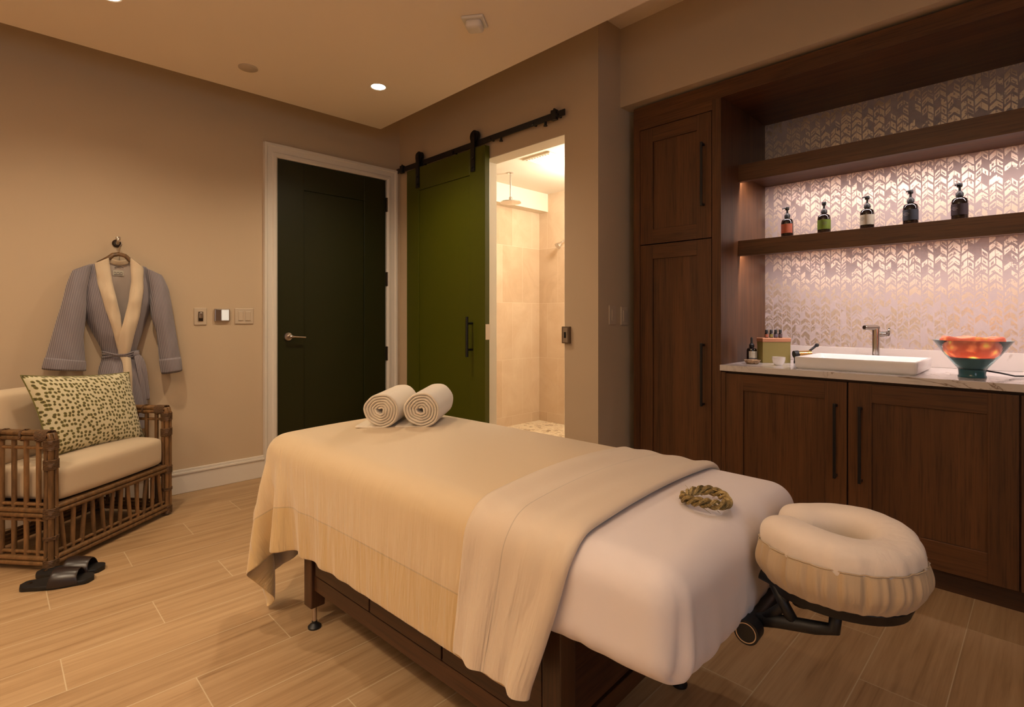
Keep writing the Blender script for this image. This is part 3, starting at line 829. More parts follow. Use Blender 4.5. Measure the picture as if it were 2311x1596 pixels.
# --- turned down top sheet lying over the head end of the blanket
def nrm(P):
    du = np.gradient(P, axis=0); dv = np.gradient(P, axis=1); n = np.cross(du, dv)
    return n / (np.linalg.norm(n, axis=-1, keepdims=True) + 1e-9)
N_ = nrm(P_)
N_[N_[..., 2] < -.9] *= 1
if N_[nu // 2, nv // 2, 2] < 0: N_ = -N_
def samp(u, v, off):
    fi = (u - u_[0]) / (u_[1] - u_[0]); fj = (v - v_[0]) / (v_[1] - v_[0])
    fi = min(max(fi, 0), nu - 1.001); fj = min(max(fj, 0), nv - 1.001)
    i, j = int(fi), int(fj); a, c = fi - i, fj - j
    p = 0; n = 0
    for ii, jj, w in ((i, j, (1 - a) * (1 - c)), (i + 1, j, a * (1 - c)), (i, j + 1, (1 - a) * c), (i + 1, j + 1, a * c)):
        p = p + P_[ii, jj] * w; n = n + N_[ii, jj] * w
    n = n / (np.linalg.norm(n) + 1e-9)
    return p + n * off, n
rows = []; uvs = []
us = np.linspace(-.700, .700, 84)
for k, uu in enumerate(us):
    row = []
    side = max(0.0, (abs(uu) - .40) / .34)
    # under edge, rolled nose, then the flat part
    prof = [(-.585, -.006), (-.610, -.007), (-.632, -.006), (-.644, 0), (-.648, .007), (-.645, .014), (-.634, .018), (-.615, .017)]
    prof += [(q, .012 + .003 * math.sin(q * 60 + uu * 7)) for q in np.linspace(-.59, -.345, 14)] + [(-.336, .008), (-.334, .003)]
    for (vv_, of) in prof:
        vq = max(vv_, v_[0] + .001)
        p, n = samp(uu, vq, of)
        p = p.copy(); p[1] += (vv_ - vq)
        if uu < 0 and side > 0:
            gsn = math.exp(-((vv_ + .545) / .022) ** 2); p[0] += -.006 * side + .004 * side * gsn - .024 * side * math.exp(-((vv_ + .60) / .030) ** 2)
            gs2 = math.exp(-((vv_ + .43) / .03) ** 2); p[0] -= .016 * side * gs2
        row.append(tuple(p)); uvs.append((uu, vv_))
    rows.append(row)
b = B(); b.grid(rows)
ts = b.build('top_sheet', M['topsheet'], None, smooth=True, loc=TC, rot=ROT, sub=1, uvs=uvs, normals=False)
tag(ts, 'cream top sheet folded down over the head end of the sand blanket', 'sheet')

# ------------------------------------------------------------------ face cradle
fc = thing('face_cradle', 'horseshoe face cradle with gathered cream cover on a black adjustable arm', 'face cradle', TW(.080, -1.010, 0), ROT)
def horseshoe(a, bb, n=64, gap=.30):
    """centre line of the crescent, open towards +y (the table)"""
    pts = []
    for i in range(n + 1):
        t = PI / 2 + gap + (2 * PI - 2 * gap) * i / n
        pts.append((a * math.cos(t), bb * math.sin(t)))
    return pts
cl = horseshoe(.101, .108, 72, .24)
ZM = .668
def cradle_ring(k, n, m=28, skirt=False):
    x, y = cl[k]; x0, y0 = cl[max(k - 1, 0)]; x1, y1 = cl[min(k + 1, n - 1)]
    d = Vector((x1 - x0, y1 - y0, 0)).normalized(); o = Vector((d.y, -d.x, 0))
    if o.dot(Vector((x, y, 0))) < 0: o = -o
    e = min(k, n - 1 - k) / 5.0; s = math.sqrt(max(0, 1 - (1 - min(e, 1)) ** 2)) if e < 1 else 1
    return Vector((x, y, 0)), o, s, d
rows = []; n = len(cl)
rng = random.Random(5)
ph = [rng.uniform(0, 6.28) for _ in range(9)]
for k in range(n):
    c, o, s, d = cradle_ring(k, n)
    ext = d * (-.045 if k == 0 else 0)
    row = []
    for j in range(26):
        t = 2 * PI * j / 26
        rx = .0485 * max(s, .05); rz = .044 * max(s, .05)
        ca, sa = math.cos(t), math.sin(t)
        sx_ = math.copysign(abs(ca) ** .8, ca); sz_ = math.copysign(abs(sa) ** .85, sa)
        puck = 0
        if ca > .2: puck = .0022 * math.sin(k * 1.9 + ph[0]) * ca + .0015 * math.sin(k * .8 + ph[1])
        row.append(c + o * (rx * sx_ + puck) + Vector((0, 0, ZM + rz * sz_ + .006 * math.sin(k * .16))))
    rows.append(row)
b = B(); b.grid(rows, closed_u=True); b.add(rows[0], [tuple(range(26))]); b.add(rows[-1], [tuple(range(25, -1, -1))])
cv = b.build('cushion_cover', M['cradle_cloth'], fc, smooth=True, sub=1)
# gathered skirt hanging from the seam
rows = []
m = 190
for i in range(m + 1):
    f = i / m * (n - 1); k = min(int(f), n - 2); a = f - k
    c0, o0, s0, d0 = cradle_ring(k, n); c1, o1, s1, d1_ = cradle_ring(k + 1, n)
    c = c0.lerp(c1, a); o = o0.lerp(o1, a).normalized()
    s0_ = s0 * (1 - a) + s1 * a
    g1 = math.sin(i * 1.25 + ph[2]) * .5 + math.sin(i * .61 + ph[3]) * .6 + math.sin(i * 2.1 + ph[4]) * .3
    row = []
    for j in range(9):
        t = j / 8
        rr = .0492 * max(s0_, .25) + .006 * math.sin(PI * min(1, t * 1.1)) - .030 * max(0, t - .55) ** 1.2 + g1 * .0065 * math.sin(PI * min(1, .15 + t * .8))
        row.append(c + o * rr + Vector((0, 0, ZM - .006 - .080 * t + .004 * g1 * t * .5)))
    rows.append(row)
b = B(); b.grid(rows)
b.build('gathered_skirt', M['skirt'], fc, smooth=True, sub=1, solid=.0015)
# seam piping
b = B(); b.tube([rows[i][0] * 1.008 + Vector((0, 0, -ZM * .008 + .001)) for i in range(6, m - 5, 2)], .0013, 6); b.build('seam', M['skirt'], fc, smooth=True)
# black plate under the cushion
b = B()
out = horseshoe(.148, .158, 48, .30); inn = horseshoe(.045, .055, 48, .5)
top = []; 
for zz, sc_ in ((.584, .86), (.574, .89), (.553, .84)):
    top.append([(x * sc_, y * sc_, zz + .006 * (abs(x) / .15) ** 2) for x, y in out] + [(x, y, zz) for x, y in reversed(inn)])
b.grid(top, closed_u=True)
for r_, rev in ((top[0], 0), (top[2], 1)):
    K = len(out); fcs = [(i, i + 1, 2 * K - 2 - i, 2 * K - 1 - i) for i in range(K - 1)]
    b.add(r_, fcs)
b.build('platform', M['plastic_black'], fc, smooth='auto')
for sx in (-.085, .085):
    b = B()
    b.tube([(sx, .132, .482), (sx, .09, .494), (sx, .02, .508), (sx, -.014, .518), (sx, -.018, .560)], [.014, .014, .0135, .013, .012], 12, up=(1, 0, 0))
    b.tube([(sx, .120, .488), (sx * .98, .085, .525), (sx * .95, .075, .565)], .0105, 12)
    b.tube([(sx, .060, .502), (sx, .080, .535), (sx * .95, .100, .570)], .0115, 12)
    b.tube([(sx * .97, .128, .585), (sx * .97, .06, .568), (sx * .97, -.03, .558)], .0125, 12)
    b.build('support_arm', M['plastic_black'], fc, smooth=True)
KY, KZ = .140, .473
b = B(); b.cyl((-.125, KY, KZ), (.125, KY, KZ), .019, n=28); b.cyl((-.140, KY, KZ), (-.105, KY, KZ), .026, n=32)
b.cyl((.105, KY, KZ), (.140, KY, KZ), .026, n=32); b.tube([(-.06, .05, .560), (-.06, .05, .535)], .02, 14)
b.build('pivot_bar', M['plastic_black'], fc, smooth='auto')
b = B(); rows_ = []
for rr, xx in ((.0215, -.1402), (.0215, -.1415), (.0195, -.1415), (.0195, -.1402)):
    rows_.append([(xx, KY + rr * math.cos(2 * PI * i / 32), KZ + rr * math.sin(2 * PI * i / 32)) for i in range(32)])
b.grid(rows_, closed_u=True, closed_v=True); b.build('pivot_cap_ring', M['nickel'], fc, smooth='auto')
for sx in (-.06, .06):
    b = B(); b.tube([(sx, .14, .480), (sx, .26, .478), (sx, .36, .474)], .010, 12); b.build('mounting_rod', M['plastic_black'], fc, smooth=True)

# ------------------------------------------------------------------ rolled towels
def towel(name, label, p, ang, L=.30, R=.074, seed=0, ph0=0.0, grp='rolled towels on the blanket'):
    rg = random.Random(seed)
    t = thing(name, label, 'towel', p, (0, 0, ang), group=grp)
    turns = 5.6; N = 190; th = .0101
    cen = []
    for i in range(N + 1):
        q = i / N; a = ph0 - turns * 2 * PI * (1 - q)
        rr = .010 + (R - .010 - .005) * q + .0012 * math.sin(a * 3 + seed) + .0008 * math.sin(a * 7)
        cen.append(Vector((0, rr * math.cos(a) * 1.03, R + rr * math.sin(a) * .97)))
    # loose outer end laid on the bed
    last = cen[-1]; tan = (cen[-1] - cen[-3]).normalized()
    tail = []
    tgt = Vector((0, (R + .026) * (1 if tan.y > 0 else -1), .007))
    for q in (.35, .7, 1.0): tail.append(last.lerp(tgt, q) + Vector((0, 0, -.002 * math.sin(PI * q))))
    cen += tail; N = len(cen) - 1
    xs = [0, .004, .012, .03] + [L * k / 8 for k in range(1, 8)] + [L - .03, L - .012, L - .004, L]
    rows = []
    for i, c in enumerate(cen):
        tn = (cen[min(i + 1, N)] - cen[max(i - 1, 0)]).normalized(); nn = Vector((0, -tn.z, tn.y))
        jit = .0025 * math.sin(i * .21 + seed) + .0012 * math.sin(i * .9)
        row = []
        for side in (1, -1):
            for kx, x in enumerate(xs if side == 1 else reversed(xs)):
                kk = kx if side == 1 else len(xs) - 1 - kx
                w = th / 2 * (.25 if kk in (0, len(xs) - 1) else (.8 if kk in (1, len(xs) - 2) else 1))
                row.append(c + nn * side * w + Vector((x + (jit if kk < 4 else 0), 0, 0)))
        rows.append(row)
    b = B(); b.grid(rows, closed_u=True)
    K = len(rows[0]); b.add(rows[0], [tuple(range(K))]); b.add(rows[-1], [tuple(range(K - 1, -1, -1))])
    b.build('roll', M['towel'], t, smooth='auto', angle=60)
    return t
ZB = .7155
ta = math.radians(41.0)
towel('rolled_towel', 'rolled cream towel on the blanket, the one nearer the green hinged door', (1.078, 1.822, ZB), ta, .30, .072, 1, -PI / 2 - .15)
towel('rolled_towel', 'rolled cream towel on the blanket, the one nearer the shower doorway', (1.190, 1.712, ZB), ta, .30, .074, 2, -PI / 2 - .15)

# ------------------------------------------------------------------ braided grass ring
wr = thing('braided_ring', 'small braided sweetgrass ring lying on the pale fitted sheet', 'wreath', (1.212, .575, .704))
for kk in range(3):
    b = B(); N = 120
    path = []
    for i in range(N):
        t = 2 * PI * i / N; q = t * 5 + kk * 2 * PI / 3
        rr = .049 + .0050 * math.cos(q) + .0022 * math.sin(t * 3 + kk)
        path.append((rr * math.cos(t), rr * math.sin(t), .017 + .0075 * math.sin(q) + .003 * math.sin(2 * t + 1)))
    # each strand is a bundle of blades
    for s in range(6):
        oa = 2 * PI * s / 6
        pp = []
        for i, p in enumerate(path):
            t = 2 * PI * i / N
            w = .0030 * (1 + .25 * math.sin(i * .37 + s * 2))
            pp.append((p[0] + w * math.cos(oa + t * 4) * math.cos(t), p[1] + w * math.cos(oa + t * 4) * math.sin(t), p[2] + w * math.sin(oa + t * 4)))
        b.tube(pp, .0018, 6, closed=True)
    b.build('strand', M['grass'], wr, smooth=True)
b = B(); rg = random.Random(11)
for i in range(26):
    t = rg.uniform(0, 2 * PI); r0 = .05 + rg.uniform(-.008, .008); L_ = rg.uniform(.008, .028); z = rg.uniform(.004, .026)
    d = t + rg.uniform(-1.2, 1.2)
    b.tube([(r0 * math.cos(t), r0 * math.sin(t), z), (r0 * math.cos(t) + L_ * math.cos(d), r0 * math.sin(t) + L_ * math.sin(d), max(.002, z + rg.uniform(-.01, .006)))], [.0007, .0003], 5)
b.build('stray_blades', M['grass'], wr, smooth=True)['kind'] = 'stuff'

# ------------------------------------------------------------------ rattan armchair
CA = math.radians(39.0)
CWD, CDP = .69, .44
ch = thing('rattan_armchair', 'brown rattan armchair with beige cushions in the corner under the robe', 'armchair', (.200, 3.185, 0), (0, 0, CA))
# local x : along the front (near post to right post), local y : towards the back
ARM, MID, BOT = .600, .262, .045
def pole(path, r, name='frame_rail', mat='rattan'):
    b = B(); b.tube(path, r, 12); return b.build(name, M[mat], ch, smooth='auto')
def bundle(p0, p1, name, offs, r=.011):
    b = B()
    for o in offs: b.tube([Vector(p0) + Vector(o), Vector(p1) + Vector(o)], r, 10)
    return b.build(name, M['rattan'], ch, smooth='auto')
def wrap(center, axis, length, rx, ry, name='binding'):
    b = B(); N = int(length / .0055); c = Vector(center)
    ax = Vector(axis)
    a = Vector((0, 0, 1)) if abs(ax.z) < .5 else Vector((1, 0, 0)); bb = ax.cross(a)
    pts = []
    for i in range(N * 14):
        t = 2 * PI * i / 14; z = -length / 2 + .0055 * i / 14
        ct, st = math.cos(t), math.sin(t)
        pts.append(c + ax * z + a * math.copysign(abs(ct) ** .7, ct) * rx + bb * math.copysign(abs(st) ** .7, st) * ry)
    b.tube(pts, .0033, 6)
    return b.build(name, M['binding'], ch, smooth=True)
sq = [(-.011, -.011, 0), (.011, -.011, 0), (-.011, .011, 0), (.011, .011, 0), (0, 0, 0)]
hx_ = lambda ax: [(0, -.011, -.011), (0, .011, -.011), (0, -.011, .011), (0, .011, .011)] if ax == 'x' else [(-.011, 0, -.011), (.011, 0, -.011), (-.011, 0, .011), (.011, 0, .011)]
for x in (0, CWD):
    for y in (0, CDP):
        top = ARM if y == 0 else .70
        bundle((x, y, .012), (x, y, top), 'post', sq)
        for z in (.03, .15, MID, MID + .22) if y == 0 else (.03,):
            wrap((x, y, z), (0, 0, 1), .045 if z != .15 else .018, .0245, .0245)
# arms (along y), with rounded front shoulders
for x in (0, CWD):
    b = B()
    for o in ((-.011, -.011), (.011, -.011), (-.011, .011), (.011, .011)):
        b.tube([(x + o[0], -.012 + (0 if o[1] < 0 else 0), ARM - .02), (x + o[0], -.006, ARM + o[1] + .004), (x + o[0], .03, ARM + .012 + o[1]), (x + o[0], CDP, ARM + .012 + o[1])], .011, 10)
    b.build('arm_rail', M['rattan'], ch, smooth='auto')
    wrap((x, .030, ARM + .010), (0, 1, 0), .062, .0245, .0245); wrap((x, 0, ARM - .03), (0, 0, 1), .045, .0245, .0245)
    for k in range(1, 4): wrap((x, .03 + k * .105, ARM + .012), (0, 1, 0), .014, .0245, .0245)
    bundle((x, 0, MID), (x, CDP, MID), 'side_rail', hx_('y')); bundle((x, 0, BOT), (x, CDP, BOT), 'side_rail', hx_('y'))
    pole([(x, 0, ARM - .045), (x, CDP, ARM - .045)], .008, 'side_rail')
    pole([(x, .0, MID + .035), (x, CDP, MID + .035)], .008, 'side_rail'); pole([(x, 0, MID - .035), (x, CDP, MID - .035)], .008, 'side_rail')
    pole([(x, .0, BOT + .035), (x, CDP, BOT + .035)], .008, 'side_rail')
    for k in range(1, 7):
        y = CDP * k / 7
        b = B(); b.tube([(x, y, BOT), (x, y, ARM + .005)], .0105, 10); b.build('spindle', M['rattan'], ch, smooth='auto')
for y in (0, CDP):
    bundle((0, y, BOT), (CWD, y, BOT), 'front_rail' if y == 0 else 'back_rail', hx_('x'))
    bundle((0, y, MID + .012), (CWD, y, MID + .012), 'front_rail' if y == 0 else 'back_rail', hx_('x'))
    for k in range(1, 13):
        x = CWD * k / 13
        lean = .012 * math.sin(k * 1.7)
        b = B(); b.tube([(x + lean, y, BOT), (x - lean, y, MID + .01)], .0100, 10); b.build('spindle', M['rattan'], ch, smooth='auto')
    pole([(0, y, BOT + .035), (CWD, y, BOT + .035)], .008, 'front_rail' if y == 0 else 'back_rail')
bundle((0, CDP, .70), (CWD, CDP, .70), 'back_rail', hx_('x'))
for k in range(1, 13):
    x = CWD * k / 13
    b = B(); b.tube([(x, CDP, MID), (x, CDP, .70)], .0095, 8); b.build('spindle', M['rattan'], ch, smooth='auto')
b = B(); b.box(.02, CWD - .02, .02, CDP - .02, MID + .024, MID + .032); b.build('seat_deck', M['walnut_x'], ch)
def seat_def(p):
    x, y, z = p
    k = (1 - (x / .33) ** 2) * (1 - (y / .21) ** 2)
    return (x, y - (.012 * (1 - (x / .33) ** 2) if y < -.1 else 0), z + (.022 * max(0, k) if z > 0 else 0))
b = B(); b.rbox((CWD / 2, .205, .378), (.323, .212, .080), .030, (18, 12, 6), seat_def)
b.build('seat_cushion', M['cushion'], ch, smooth=True, sub=1)
def back_def(p):
    x, y, z = p
    k = (1 - (x / .33) ** 2) * (1 - (z / .2) ** 2)
    return (x, y - .03 * max(0, k) + .10 * (z + .2), z)
b = B(); b.rbox((CWD / 2, .335, .625), (.320, .065, .175), .045, (18, 6, 12), back_def)
b.build('back_cushion', M['cushion'], ch, smooth=True, sub=1)

# throw pillow leaning on the back
tp = thing('throw_pillow', 'cream throw pillow with olive leopard dots propped on the rattan chair', 'pillow', (.288, 3.452, .455), (0, 0, math.radians(-43)))
NP = 26; W2, H2 = .295, .200
def pil(u, v, s):
    eu = 1 - u * u; ev = 1 - v * v
    th = .070 * (max(eu, 0) ** .45) * (max(ev, 0) ** .45)
    x = W2 * u * (1 - .07 * ev ** 1.0 * abs(u)) ; z = H2 * v * (1 - .07 * eu * abs(v))
    x -= .032 * v
    return (x * (1 + .03 * v), s * th + .004 * math.sin(u * 5 + v * 3) * eu * ev, H2 * .93 + z)
rows = [[pil(-1 + 2 * i / NP, -1 + 2 * j / NP, -1) for j in range(NP + 1)] for i in range(NP + 1)]
rowsb = [[pil(-1 + 2 * i / NP, -1 + 2 * j / NP, 1) for j in range(NP + 1)] for i in range(NP + 1)]
b = B(); b.grid(rows); b.grid(rowsb)
uv1 = [(i / NP * .59, j / NP * .40) for i in range(NP + 1) for j in range(NP + 1)]
tpb = b.build('pillow_body', M['dots'], tp, smooth=True, sub=1, uvs=uv1 + uv1)
edge = [rows[i][0] for i in range(NP + 1)] + [rows[NP][j] for j in range(1, NP + 1)] + [rows[i][NP] for i in range(NP - 1, -1, -1)] + [rows[0][j] for j in range(NP - 1, 0, -1)]
b = B(); b.tube(edge, .0028, 6, closed=True); b.build('piping', M['dots'], tp, smooth=True, uvs=[(0.01, .01)] * (len(edge) * 6))
CR = (math.cos(CA), math.sin(CA)); tp.location = (.200 + .375 * CR[0] - .145 * CR[1], 3.185 + .375 * CR[1] + .145 * CR[0], .474); tp.rotation_euler = (Matrix.Rotation(CA, 3, "Z") @ Matrix.Rotation(math.radians(-13), 3, "X") @ Matrix.Rotation(math.radians(4.5), 3, "Y")).to_euler()

# ------------------------------------------------------------------ slippers
def slipper(label, p, ang):
    t = thing('slipper', label, 'slipper', p, (0, 0, ang), group='slippers by the rattan chair')
    N = 26
    def outline(q):   # half widths along the foot, x from heel 0 to toe .255
        x = .262 * q
        w = .034 + .016 * math.sin(PI * min(1, q * 1.15) * .9) ** 2 + .006 * q
        e = min(1, q / .09, (1 - q) / .13); w *= math.sqrt(max(0.0, 1 - (1 - e) ** 2))
        return x, w
    rows = []
    for zz, ins in ((0, .94), (.004, 1.0), (.016, 1.0), (.020, .95)):
        L_ = []; R_ = []
        for i in range(N + 1):
            x, w = outline(i / N); L_.append((x, w * ins + .0, zz)); R_.append((x, -w * ins, zz))
        rows.append(L_ + R_[::-1])
    b = B(); b.grid(rows, closed_u=True)
    K = N + 1
    for r_ in (rows[0], rows[-1]): b.add(r_, [(i, i + 1, 2 * K - 2 - i, 2 * K - 1 - i) for i in range(K - 1)])
    b.build('sole', M['sole'], t, smooth='auto')
    rows = []
    for i in range(15):
        q = .42 + .42 * i / 14; x, w = outline(q); w = max(w, .040) + .001
        hgt = .050 + .012 * math.sin(PI * (1 - i / 14) * .6)
        row = []
        for j in range(17):
            a = PI * j / 16
            cut = (.030 if i == 14 else 0) * math.sin(a) + (.014 if i == 0 else 0) * math.sin(a)
            row.append((x - cut * .6 if i == 14 else x + cut, w * math.cos(a), .006 + hgt * math.sin(a) ** .8))
        rows.append(row)
    b = B(); b.grid(rows); b.build('strap', M['leather'], t, smooth=True, solid=.004, sub=1)
    b = B(); b.lathe([(.0, 0), (.009, 0), (.009, .0006), (0, .0006)], (.034, 0, .0212), 16); b.build('emblem', M['chrome'], t)
    return t
slipper('dark brown leather slide slipper nearer the camera, silver mark on its heel', (.092, 3.055, 0), math.radians(-26))
slipper('dark brown leather slide slipper half under the rattan chair', (.150, 3.160, 0), math.radians(-31))

# ------------------------------------------------------------------ bathrobe
def interp(pts, z):                                     # pts: (x, z) from top to bottom
    if z >= pts[0][1]: return pts[0][0]
    for (x0, z0), (x1, z1) in zip(pts, pts[1:]):
        if z <= z0 and z >= z1: return x0 + (x1 - x0) * (z0 - z) / max(1e-6, z0 - z1)
    return pts[-1][0]
cLo = [(.437, 1.465), (.45, 1.339), (.482, 1.192), (.515, 1.071), (.539, .968), (.556, .93)]
cLi = [(.506, 1.504), (.517, 1.362), (.536, 1.247), (.556, 1.152), (.560, 1.09), (.565, 1.016), (.58, .93)]
cRi = [(.606, 1.512), (.609, 1.367), (.587, 1.228), (.561, 1.104), (.536, 1.016), (.545, .934)]
cRo = [(.676, 1.454), (.67, 1.321), (.649, 1.166), (.621, 1.041), (.600, .925)]
uL = [(.545, .934), (.564, .88), (.564, .816), (.575, .616), (.578, .47)]; uR = [(.600, .925), (.606, .91), (.609, .778), (.61, .598), (.612, .47)]
bL = [(.418, 1.462), (.392, 1.435), (.377, 1.34), (.380, 1.2), (.413, 1.106), (.439, 1.045), (.471, .971), (.480, .937), (.477, .903), (.461, .844), (.45, .657), (.445, .47)]
bR = [(.700, 1.455), (.722, 1.43), (.735, 1.34), (.730, 1.23), (.699, 1.124), (.673, 1.033), (.649, .957), (.649, .915), (.684, .857), (.702, .7), (.711, .558), (.715, .47)]
ZRT, ZRB = 1.462, .47
YR0 = 3.972
def robe_y(x, z, extra=0):
    l, r = interp(bL, z), interp(bR, z); c = (l + r) / 2; a = (r - l) / 2
    t = max(-1, min(1, (x - c) / a))
    dep = .055 + .055 * min(1, (1.47 - z) / .22)
    if abs(z - .925) < .12: dep *= 1 - .30 * (1 - abs(z - .925) / .12)
    fold = .006 * math.sin(x * 95 + z * 3) * min(1, (1.42 - z) * 3) * (1 - t * t) + .004 * math.sin(x * 47 - z * 9 + 1)
    return YR0 - dep * (1 - abs(t) ** 2.4) ** .6 - fold * (1 - abs(t) ** 4) - extra
rb = thing('bathrobe', 'grey striped bathrobe with cream shawl collar hanging on the wall', 'bathrobe', (0, 0, 0))
NZ = 60
zs = [ZRT + (ZRB - ZRT) * i / NZ for i in range(NZ + 1)]
def flap(edge_fn, side_pts, extra=0.0, n=16, z0=0, z1=NZ):
    rows = []
    for z in zs[z0:z1 + 1]:
        e = edge_fn(z); s_ = interp(side_pts, z)
        rows.append([(s_ + (e - s_) * j / n, robe_y(s_ + (e - s_) * j / n, z, extra * (j / n)), z + .012 * (1 - abs(2 * (s_ + (e - s_) * j / n - .56) / .3)) * (1 if z > 1.4 else 0)) for j in range(n + 1)])
    return rows
b = B()
b.grid(flap(lambda z: (interp(cLo, z) + interp(cLi, z)) / 2 if z > .93 else .60, bL, 0))
b.grid(flap(lambda z: (interp(cRo, z) + interp(cRi, z)) / 2 if z > .93 else interp(uL, z) + .01, bR, .010))
b.build('body', M['robe'], rb, smooth=True, solid=.004, sub=1)
rows = []
for z in zs:
    l, r = interp(bL, z) + .006, interp(bR, z) - .006
    rows.append([(l + (r - l) * j / 12, YR0 - .012 - .010 * math.sin(PI * j / 12) + .003 * math.sin(j * 1.3 + z * 12), z + (.02 * math.sin(PI * j / 12) if z > 1.44 else 0)) for j in range(13)])
b = B(); b.grid(rows); b.build('lining', M['lining'], rb, smooth=True, solid=.003)
def collar(out, inn, z_lo, ex):
    rows = []; Nc = 34
    for i in range(Nc + 1):
        q = i / Nc
        zo = out[0][1] + (z_lo - out[0][1]) * q; zi = inn[0][1] + (z_lo - inn[0][1]) * q
        xo, xi = interp(out, zo), interp(inn, zi)
        row = []
        for j in range(9):
            s_ = j / 8; x = xo + (xi - xo) * s_; z = zo + (zi - zo) * s_
            y = robe_y(x, min(z, 1.45), 0) - ex - .010 * math.sin(PI * s_) - .003 * math.sin(z * 40 + s_ * 2)
            if z > 1.40: y = min(y, YR0 - .075 + .03 * (z - 1.40) / .1)
            if j == 8: y += .010
            if j == 0: y += .006
            row.append((x, y, z))
        rows.append(row)
    return rows
b = B(); b.grid(collar(cLo, cLi, .935, .010)); b.build('collar', M['collar'], rb, smooth=True, solid=.005, sub=1)
b = B(); b.grid(collar(cRo, cRi, .925, .020))
rows = []
for i in range(26):
    z = .925 + (ZRB - .925) * i / 25; l, r = interp(uL, z), interp(uR, z)
    rows.append([(l + (r - l) * j / 6, robe_y(l + (r - l) * j / 6, z, .016) - .005 * math.sin(PI * j / 6), z) for j in range(7)])
b.grid(rows); b.build('collar', M['collar'], rb, smooth=True, solid=.005, sub=1)
# neck band at the back and the small label
b = B(); b.grid([[(.500 + .112 * j / 10, YR0 - .030 - .02 * math.sin(PI * j / 10) * (1 - q), 1.508 - .018 * math.sin(PI * j / 10) - .030 * q) for j in range(11)] for q in (0, .5, 1)])
b.build('neck_band', M['collar'], rb, smooth=True, solid=.004, sub=1)
b = B(); b.box(.528, .580, YR0 - .030, YR0 - .028, 1.400, 1.432); lb = b.build('label', M['lab_cream'], rb)
b = B(); b.box(.533, .575, YR0 - .0308, YR0 - .030, 1.404, 1.409); b.tube([(.533 + .042 * i / 12, YR0 - .0306, 1.418 + .004 * math.sin(i * 1.4)) for i in range(13)], .0012, 5)
b.tube([(.535 + .044 * i / 12, YR0 - .032, 1.447 + .012 * math.sin(PI * i / 12)) for i in range(13)], .0022, 6); b.build('stitching', M['ink'], lb)
# sleeves
def sleeve(sec, side, name='sleeve'):
    rows = []
    fine = []
    for k in range(len(sec) - 1):
        for q in range(5):
            f = q / 5; f2 = f
            fine.append([[sec[k][e][c] + (sec[k + 1][e][c] - sec[k][e][c]) * f2 for c in (0, 1)] for e in (0, 1)])
    fine.append([list(sec[-1][0]), list(sec[-1][1])])
    n = len(fine)
    for i, (a, o) in enumerate(fine):
        cx_, cz_ = (a[0] + o[0]) / 2, (a[1] + o[1]) / 2; hx2, hz2 = (o[0] - a[0]) / 2, (o[1] - a[1]) / 2
        dep = .030 + .022 * min(1, i / 8); yc = YR0 - .012 - dep
        row = []
        for j in range(28):
            t = 2 * PI * j / 28; ct, st = math.cos(t), math.sin(t)
            w = 1 + .05 * math.sin(t * 5 + i * .25) * min(1, i / 6)
            row.append((cx_ + hx2 * ct, yc + dep * st * w + .003 * math.sin(i * .9 + ct * 4), cz_ + hz2 * ct + .004 * math.sin(i * .7 + t)))
        rows.append(row)
    b = B(); b.grid(rows, closed_u=True)
    s_ = b.build(name, M['robe'], rb, smooth=True, solid=.004, sub=1)
    # turned cuff band
    b = B(); cr = []
    for i in (n - 5, n - 1):
        r_ = rows[i]; c = sum((Vector(p) for p in r_), Vector()) / len(r_)
        cr.append([tuple(c + (Vector(p) - c) * 1.05) for p in r_])
    b.grid(cr, closed_u=True); b.build('cuff', M['robe'], s_, smooth=True, solid=.005, sub=1)
sleeve([((.425, 1.462), (.341, 1.419)), ((.400, 1.30), (.310, 1.327)), ((.395, 1.152), (.284, 1.191)), ((.385, 1.02), (.253, 1.069)), ((.393, .921), (.226, .942)), ((.394, .835), (.209, .864))], -1)
sleeve([((.690, 1.456), (.771, 1.417)), ((.712, 1.322), (.808, 1.326)), ((.712, 1.166), (.827, 1.181)), ((.744, 1.052), (.845, 1.05)), ((.755, .924), (.866, .918)), ((.771, .788), (.880, .811))], 1)
# belt, knot and tail
b = B()
for k, dz in enumerate((-.016, 0, .014)):
    b.tube([(x, robe_y(x, .925, .020 + .004 * k) , .925 + dz * (1 - .6 * math.sin(PI * i / 14)) + .006 * math.sin(i * .5 + k)) for i, x in enumerate([.478 + .175 * q / 14 for q in range(15)])], .0085, 8, flat=.6)
b.rbox((.632, robe_y(.632, .925, .036), .928), (.018, .012, .017), .010, (5, 4, 5))
b.build('belt', M['robe'], rb, smooth=True)
b = B()
def ribbon(pts, w, th=.004):
    rows = []
    for i, p in enumerate(pts):
        d = (Vector(pts[min(i + 1, len(pts) - 1)]) - Vector(pts[max(i - 1, 0)])).normalized(); s_ = d.cross(Vector((0, 1, 0))).normalized()
        rows.append([tuple(Vector(p) + s_ * w * q) for q in (-1, -.4, .4, 1)])
    return rows
b.grid(ribbon([(.638, 3.875, .922), (.664, 3.868, .880), (.676, 3.875, .808), (.682, 3.885, .75), (.689, 3.89, .70), (.692, 3.895, .638)], .014))
b.grid(ribbon([(.630, 3.872, .920), (.640, 3.866, .870), (.652, 3.87, .80), (.668, 3.88, .70), (.676, 3.89, .60)], .013))
b.build('belt_tail', M['robe'], rb, smooth=True, solid=.004, sub=1)
hg = thing('clothes_hanger', 'wooden hanger inside the robe collar hung from the wall hook', 'hanger', (.556, 3.935, 1.50))
b = B(); b.tube([(-.10, .0, -.035), (-.05, 0, .002), (-.03, 0, .022), (0, 0, .030), (.03, 0, .022), (.05, 0, .002), (.10, 0, -.035)], .011, 12, flat=1.3)
